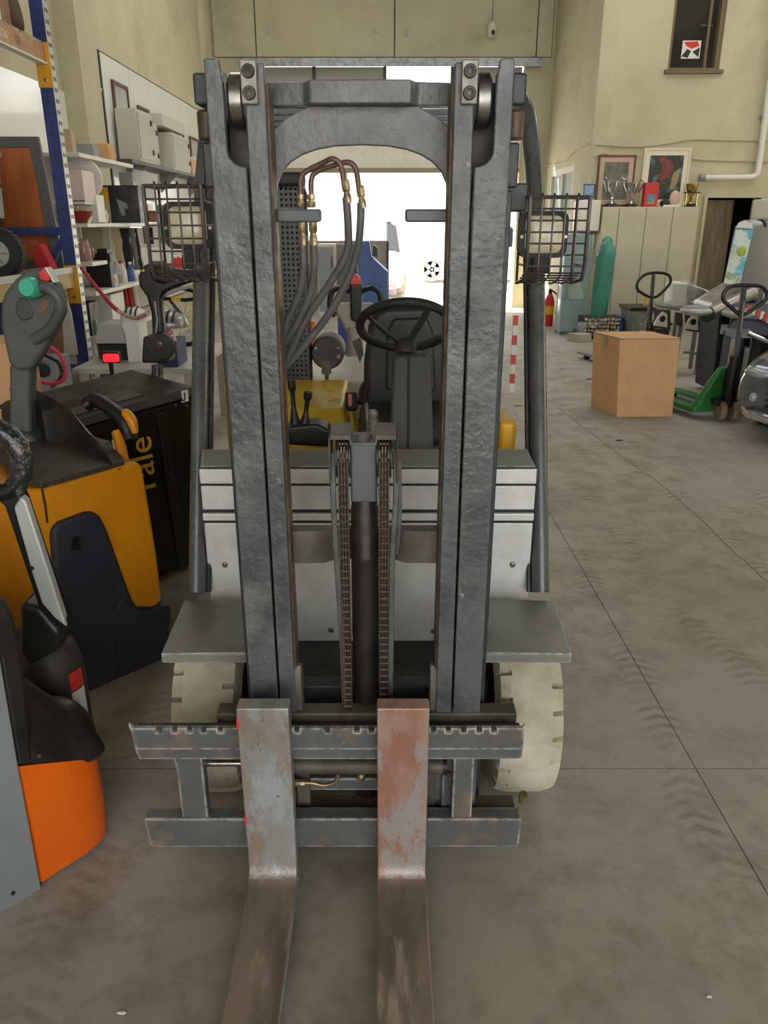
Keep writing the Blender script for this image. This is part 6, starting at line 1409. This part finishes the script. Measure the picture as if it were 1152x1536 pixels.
# dark doorway with a wooden door
dw = struct(MB().frame([V((5.1, 13.36, -.0)), V((6.05, 13.36, 0)), V((6.05, 13.36, 2.11)), V((5.1, 13.36, 2.11))], [V((5.15, 13.36, .0)), V((6.0, 13.36, 0)), V((6.0, 13.36, 2.06)), V((5.15, 13.36, 2.06))], (0, .1, 0)).build('door_2', m_wall)); dw['label'] = 'dark doorway right of the cupboards with a half-open brown door'
MB().box((5.40, 13.52, 1.02), (.50, .05, 2.02), .15).build('door_leaf', M('stained_door', (112, 98, 78), .55, c2=(82, 72, 58), nscale=4, stretch=(3, 3, .5)), dw, bev=.006)
MB().bx(5.86, 5.98, 13.30, 13.36, 0, 2.02).build('door_jamb', M('pale_wood', (196, 178, 150), .6), dw)
# side window
sw_ = struct(MB().frame([V((3.26, 14.55, 1.1)), V((3.26, 16.6, 1.1)), V((3.26, 16.6, 2.62)), V((3.26, 14.55, 2.62))], [V((3.26, 14.65, 1.2)), V((3.26, 16.5, 1.2)), V((3.26, 16.5, 2.52)), V((3.26, 14.65, 2.52))], (.12, 0, 0)).build('window_3', m_trim)); sw_['label'] = 'white framed side window near the far doorway'
for y0, y1 in ((14.65, 15.55), (15.6, 16.5)): MB().bx(3.32, 3.33, y0, y1, 1.2, 2.52).build('pane', M('cloudy_pane', (170, 184, 184), .15), sw_)
MB().bx(3.27, 3.36, 15.54, 15.61, 1.2, 2.52).build('mullion', m_trim, sw_)
# heater, glass case, teal column, extinguisher
ht = thing('wall_heater', 'cream wall heater box hanging at the corner left of the cupboards', 'heater', V((3.2, 13.2, 1.55)))
MB().bx(3.04, 3.38, 13.03, 13.40, 1.56, 2.02).build('case', M('glossy_cream', (222, 214, 198), .25), ht, bev=.02); MB().bx(3.07, 3.35, 13.05, 13.38, 1.53, 1.56).build('vent', m_black2, ht)
gc = thing('glass_cabinet', 'glass display cabinet with a lampshade and small figures inside', 'cabinet', V((3.04, 13.2, 0)))
m_glass = M('green_glass', (176, 200, 200), .05, alpha=.35)
for x in (2.80, 3.22):
    for y in (12.72, 13.0): MB().bx(x - .012, x + .012, y - .012, y + .012, 0, 1.52).build('corner_strip', m_silver2, gc)
for z in (.05, .55, 1.15, 1.5): MB().bx(2.80, 3.22, 12.72, 13.0, z, z + .012).build('glass_shelf', m_glass, gc)
MB().bx(2.80, 3.22, 12.715, 12.72, .06, 1.5).build('front_pane', m_glass, gc); MB().bx(2.795, 2.80, 12.72, 13.0, .06, 1.5).build('side_pane', m_glass, gc); MB().bx(2.80, 3.22, 13.0, 13.01, 0, 1.52).build('back_panel', M('pale_blue_panel', (170, 186, 190), .4), gc)
tag(MB().lathe([(.13, .56), (.10, .62), (.06, .78), (.05, .80)], (3.06, 12.86, 0), (0, 0, 1), 24).build('table_lamp', M('cream_shade', (220, 214, 180), .7)), 'cream lampshade inside the glass cabinet', 'lampshade')
tag(MB().lathe([(.05, .56), (.05, .58), (.015, .6), (.012, .7), (.03, .74), (.02, .8), (.01, .82)], (2.9, 12.84, 0), (0, 0, 1), 16).build('figurine', m_black2), 'small dark figurine in the glass cabinet beside the shade', 'figurine')
fex = thing('fire_extinguisher', 'red fire extinguisher standing near the far doorway', 'fire extinguisher', V((2.86, 13.9, 0)))
MB().lathe([(.08, 0), (.085, .02), (.085, .42), (.05, .52), (.03, .54)], (2.86, 13.9, 0), (0, 0, 1), 22).build('cylinder', M('extinguisher_red', (200, 34, 34), .3), fex); MB().lathe([(.03, .54), (.035, .58), (.02, .62)], (2.86, 13.9, 0), (0, 0, 1), 14).build('valve', m_black2, fex); MB().tube(smoothpath([V((2.88, 13.88, .6)), V((2.98, 13.84, .5)), V((2.96, 13.83, .2))], 5), .014, 8).build('hose', m_black2, fex); MB().lathe([(.0865, .2), (.0865, .34)], (2.86, 13.9, 0), (0, 0, 1), 22).build('label', M('yellow_print', (224, 176, 30), .5), fex)
wp = thing('wooden_platform', 'low brown wooden platform in front of the cupboards', 'platform', V((3.5, 12.5, 0)))
for k in range(4): MB().bx(3.02, 3.68, 12.2 + .13 * k, 12.32 + .13 * k, .06, .10).build('plank', M('brown_plank', (112, 84, 66), .6, c2=(92, 68, 54), nscale=5), wp, bev=.004)
for x in (3.05, 3.3, 3.58): MB().bx(x, x + .08, 12.2, 12.7, 0, .06).build('bearer', MATS['brown_plank'], wp)
sbx = thing('stone_box', 'box clad in pebble pattern carrying the teal column', 'box', V((3.36, 12.4, .1)))
MB().bx(3.08, 3.62, 12.26, 12.66, .10, .32).build('box', M('dark_mortar', (70, 64, 54), .8), sbx)
m_peb = [M('pebble_' + n_, c_, .6) for n_, c_ in (('cream', (206, 196, 170)), ('tan', (176, 164, 136)), ('grey', (150, 146, 132)))]
random.seed(3)
for i in range(11):
    for j in range(4):
        x = 3.11 + .05 * i + random.uniform(-.01, .01); z = .125 + .055 * j + random.uniform(-.01, .01)
        MB().ell((x, 12.26, z), (.026 * random.uniform(.8, 1.1), .012, .024 * random.uniform(.8, 1.1)), 8, 5, Matrix.Rotation(random.uniform(-.7, .7), 3, 'Y')).build('pebble', random.choice(m_peb), sbx)
MB().bx(3.60, 3.68, 12.26, 12.66, .10, .33).build('blue_end', M('blue_print', (46, 66, 140), .5), sbx)
tc_ = thing('teal_column', 'tall teal bristly column with rounded top before the cupboards', 'sculpture', V((3.36, 12.45, .32)))
prof = [(.125, .0), (.13, .1), (.135, .5), (.14, .8), (.145, .95), (.12, 1.02), (.085, 1.06), (.08, 1.12), (.05, 1.16), (.01, 1.175)]
MB().lathe(prof, (3.34, 12.46, .32), (.03, 0, 1), 28).build('core', M('teal_core', (72, 150, 134), .5, c2=(58, 130, 116), nscale=30), tc_)
br_ = MB(); random.seed(5)
for i in range(1500):
    t = random.uniform(0, 2 * math.pi); h = random.uniform(0, .98); r = .128 + .015 * h
    p = V((3.34 + .03 * h + r * math.cos(t), 12.46 + r * math.sin(t), .32 + h)); d = V((math.cos(t), math.sin(t), random.uniform(-.4, .2))) * .028
    s2 = V((-math.sin(t), math.cos(t), 0)) * .004
    br_.add([p - s2, p + s2, p + d], [(0, 1, 2)])
bo = br_.build('bristles', MATS['teal_core'], tc_, fix=False); bo['kind'] = 'stuff'
hood_ = MB().tube(smoothpath([V((3.20, 12.33, 1.22)), V((3.22, 12.33, 1.32)), V((3.30, 12.33, 1.40)), V((3.34, 12.33, 1.44))], 5), .02, 8).build('pale_rim', MATS['clear_film'], tc_)
gb = thing('glass_bowl', 'clear glass bowl beside the pebble box', 'bowl', V((3.0, 12.4, .1)))
tag(MB().prism([V((2.92, 11.9, .0)), V((3.12, 11.9, 0)), V((3.12, 12.1, 0)), V((2.8, 12.1, 0))], (0, 0, .12)).build('stone_wedge', M('pale_stone', (170, 164, 148), .7), bev=.01), 'pale stone wedge on the floor before the glass cabinet', 'stone')
MB().lathe([(.04, 0), (.07, .05), (.075, .12), (.06, .16), (.055, .16), (.06, .1)], (3.04, 12.22, .10), (0, 0, 1), 20).build('bowl', m_glass, gb)
# fridge-like display with printed header behind the machines
fr = thing('drinks_fridge', 'white drinks fridge with patterned header at the right edge', 'fridge', V((5.5, 11.6, 0)))
MB().bx(5.32, 6.1, 11.5, 12.1, 0, 1.74).build('body', m_white, fr, bev=.02); MB().bx(5.32, 6.1, 11.47, 11.5, 1.74, 2.0).build('header', M('blue_speckle', (110, 126, 160), .4, c2=(206, 212, 222), nscale=30, lo=.48, hi=.52), fr, bev=.01); MB().bx(5.38, 6.04, 11.48, 11.5, .2, 1.68).build('glass_door', M('fridge_glass', (150, 168, 166), .1), fr, bev=.01)
MB().bx(5.32, 6.1, 11.5, 12.1, 1.74, 2.0).build('top', m_white, fr, bev=.02)
# ================================================================ BEYOND THE FORKLIFT
tt = thing('pallet_truck', 'grey pallet truck with red-tipped tiller handle seen past the steering wheel', 'pallet truck', V((-.2, 4.75, 0)))
Y5 = 4.7
MB().tube([A(533, 600, Y5), A(533, 490, Y5)], .05, 14).build('tiller_post', M('warm_grey_paint', (158, 154, 140), .45), tt)
MB().prism([A(x, y, Y5 - .02) for x, y in ((520, 500), (548, 500), (562, 470), (560, 455), (505, 455), (503, 468))], (0, .08, 0)).build('tiller_head', MATS['warm_grey_paint'], tt, bev=.02, seg=3)
MB().prism([A(x, y, Y5 - .05) for x, y in ((526, 480), (524, 430), (525, 418), (541, 418), (543, 430), (541, 480), (534, 485))], (0, .06, 0)).build('control_stalk', m_black2, tt, bev=.015, seg=3)
MB().prism([A(x, y, Y5 - .06) for x, y in ((525, 428), (526, 416), (530, 412), (536, 412), (540, 416), (541, 428))], (0, .07, 0)).build('red_tip', m_red, tt, bev=.012, seg=3)
for s in (-1, 1):
    MB().tube(smoothpath([A(533 + s * 8, 437, Y5), A(533 + s * 24, 432, Y5), A(533 + s * 36, 440, Y5), A(533 + s * 38, 462, Y5), A(533 + s * 30, 474, Y5)], 5), .016, 8).build('hand_loop', m_black2, tt)
MB().bx(-.62, .05, 4.75, 5.6, .0, .82).build('body', m_deck, tt, bev=.04); MB().bx(-.6, .03, 4.72, 4.76, .75, .84).build('bumper_strip', M('brown_strip', (150, 110, 84), .5), tt)
# blue machine and grey cabinet before the closed door leaves
bm = thing('blue_machine', 'blue machine with sloping front before the far door leaf', 'machine', V((-.2, 15.6, 0)))
MB().prism([A(x, y, 15.4) for x, y in ((538, 362), (554, 362), (557, 385), (582, 408), (582, 472.5), (538, 472.5))], (0, .7, 0)).build('body', M('machine_blue', (70, 96, 150), .5, c2=(60, 84, 134)), bm, bev=.02)
MB().prism([A(x, y, 15.35) for x, y in ((560, 366), (566, 372), (566, 386), (558, 384))], (0, .2, 0)).build('arm', m_black2, bm)
gcab = thing('grey_cabinet', 'tall grey cabinet left of the blue machine', 'cabinet', V((-.9, 15.6, 0)))
a, b = A(478, 465, 15.3), A(502, 366, 15.3); MB().bx(a.x, b.x, 15.3, 15.8, 0, b.z).build('body', m_cream_case, gcab, bev=.01); MB().bx(a.x + .02, b.x - .02, 15.28, 15.3, .1, b.z - .05).build('door', m_grey_sheet, gcab, bev=.006); MB().bx(b.x - .07, b.x - .05, 15.26, 15.28, .9, 1.1).build('handle', m_black2, gcab)
dp = thing('dark_column', 'dark steel column between the grey cabinet and the blue machine', 'column', V((-.6, 16.2, 0))); a, b = A(505, 462, 16.2), A(536, 366, 16.2); MB().bx(a.x, b.x, 16.2, 16.5, 0, b.z).build('post', M('steel_grey', (110, 110, 106), .5), dp, bev=.01); MB().bx(a.x - .03, b.x + .03, 16.17, 16.53, 0, .04).build('foot_plate', m_dark, dp)
tag(MB().bx(A(466, 505, 7.0).x, A(473, 505, 7.0).x, 7.0, 7.05, 0, A(466, 482, 7.0).z).build('orange_post', m_orange, bev=.004), 'orange post seen through the mast left of the round canister', 'post')
wbox('blue_bin', 'dark blue bin behind the round canister', 'bin', M('bin_blue', (44, 64, 130), .5), 508, 478, 524, 555, 9.0, .5, sink=A(508, 555, 9.0).z)
# vehicles in the yard
car('pickup', 'pale pink-white car facing the hall from the sunny yard', V((-1.25, 19.4, 0)), 0, M('car_paint_pink', (226, 196, 186), .3, coat=.4), tyre=m_tire, W=1.75, L=4.2, h_hood=1.0, h_roof=1.7, wr=.34)  # pale tyres paint the overexposed yard light
car('white_car', 'white car standing sideways in the sunny yard', V((.72, 26.3, 0)), math.radians(-90), M('car_paint_white', (236, 236, 232), .3, coat=.4), tyre=m_tire, W=1.75, L=4.3, h_hood=1.0, h_roof=1.75, wr=.36)  # tyres paled for the same yard glare
# small rubbish on the floor
for k, (px, py, s_, c_) in enumerate(((884, 569, .05, (70, 60, 46)), (776, 609, .05, (140, 104, 60)), (928, 661, .03, (60, 56, 48)), (842, 554, .015, (70, 64, 56)), (446, 1320, .006, (220, 216, 208)), (182, 1520, .008, (206, 204, 196)), (1064, 1496, .006, (206, 204, 196)))):
    p = FL(px, py); mb = MB()
    pts = [p + V((s_ * math.cos(t) * random.uniform(.6, 1.5), s_ * .6 * math.sin(t) * random.uniform(.6, 1.4), .001)) for t in [2 * math.pi * i / 7 for i in range(7)]]
    q_ = [V((v.x, v.y, .006 + s_ * .12)) * 1.0 for v in pts]
    tag(mb.loft([pts, [v + (p - v) * .3 for v in q_]]).build('litter', M('litter_%d' % k, c_, .8)), ['dry dark leaf on the aisle floor left of the cardboard box', 'brown leaf on the floor behind the right guard post', 'small dark scrap on the floor in front of the cardboard box', 'tiny scrap on the floor far behind the dark leaf', 'tiny pale chip on the floor between the forks', 'tiny pale chip at the bottom left of the floor', 'tiny pale chip at the bottom right of the floor'][k], 'litter')
# warning tape post seen between mast and guard post
wt = thing('striped_post', 'red and white striped post seen between the mast and the right guard post', 'post', V((1.35, 8.5, 0)))
a = A(770, 545, 8.2)
for k in range(8): MB().bx(a.x - .025, a.x + .025, 8.2, 8.24, .10 * k, .10 * (k + 1)).build('band', m_red if k % 2 else m_label, wt)
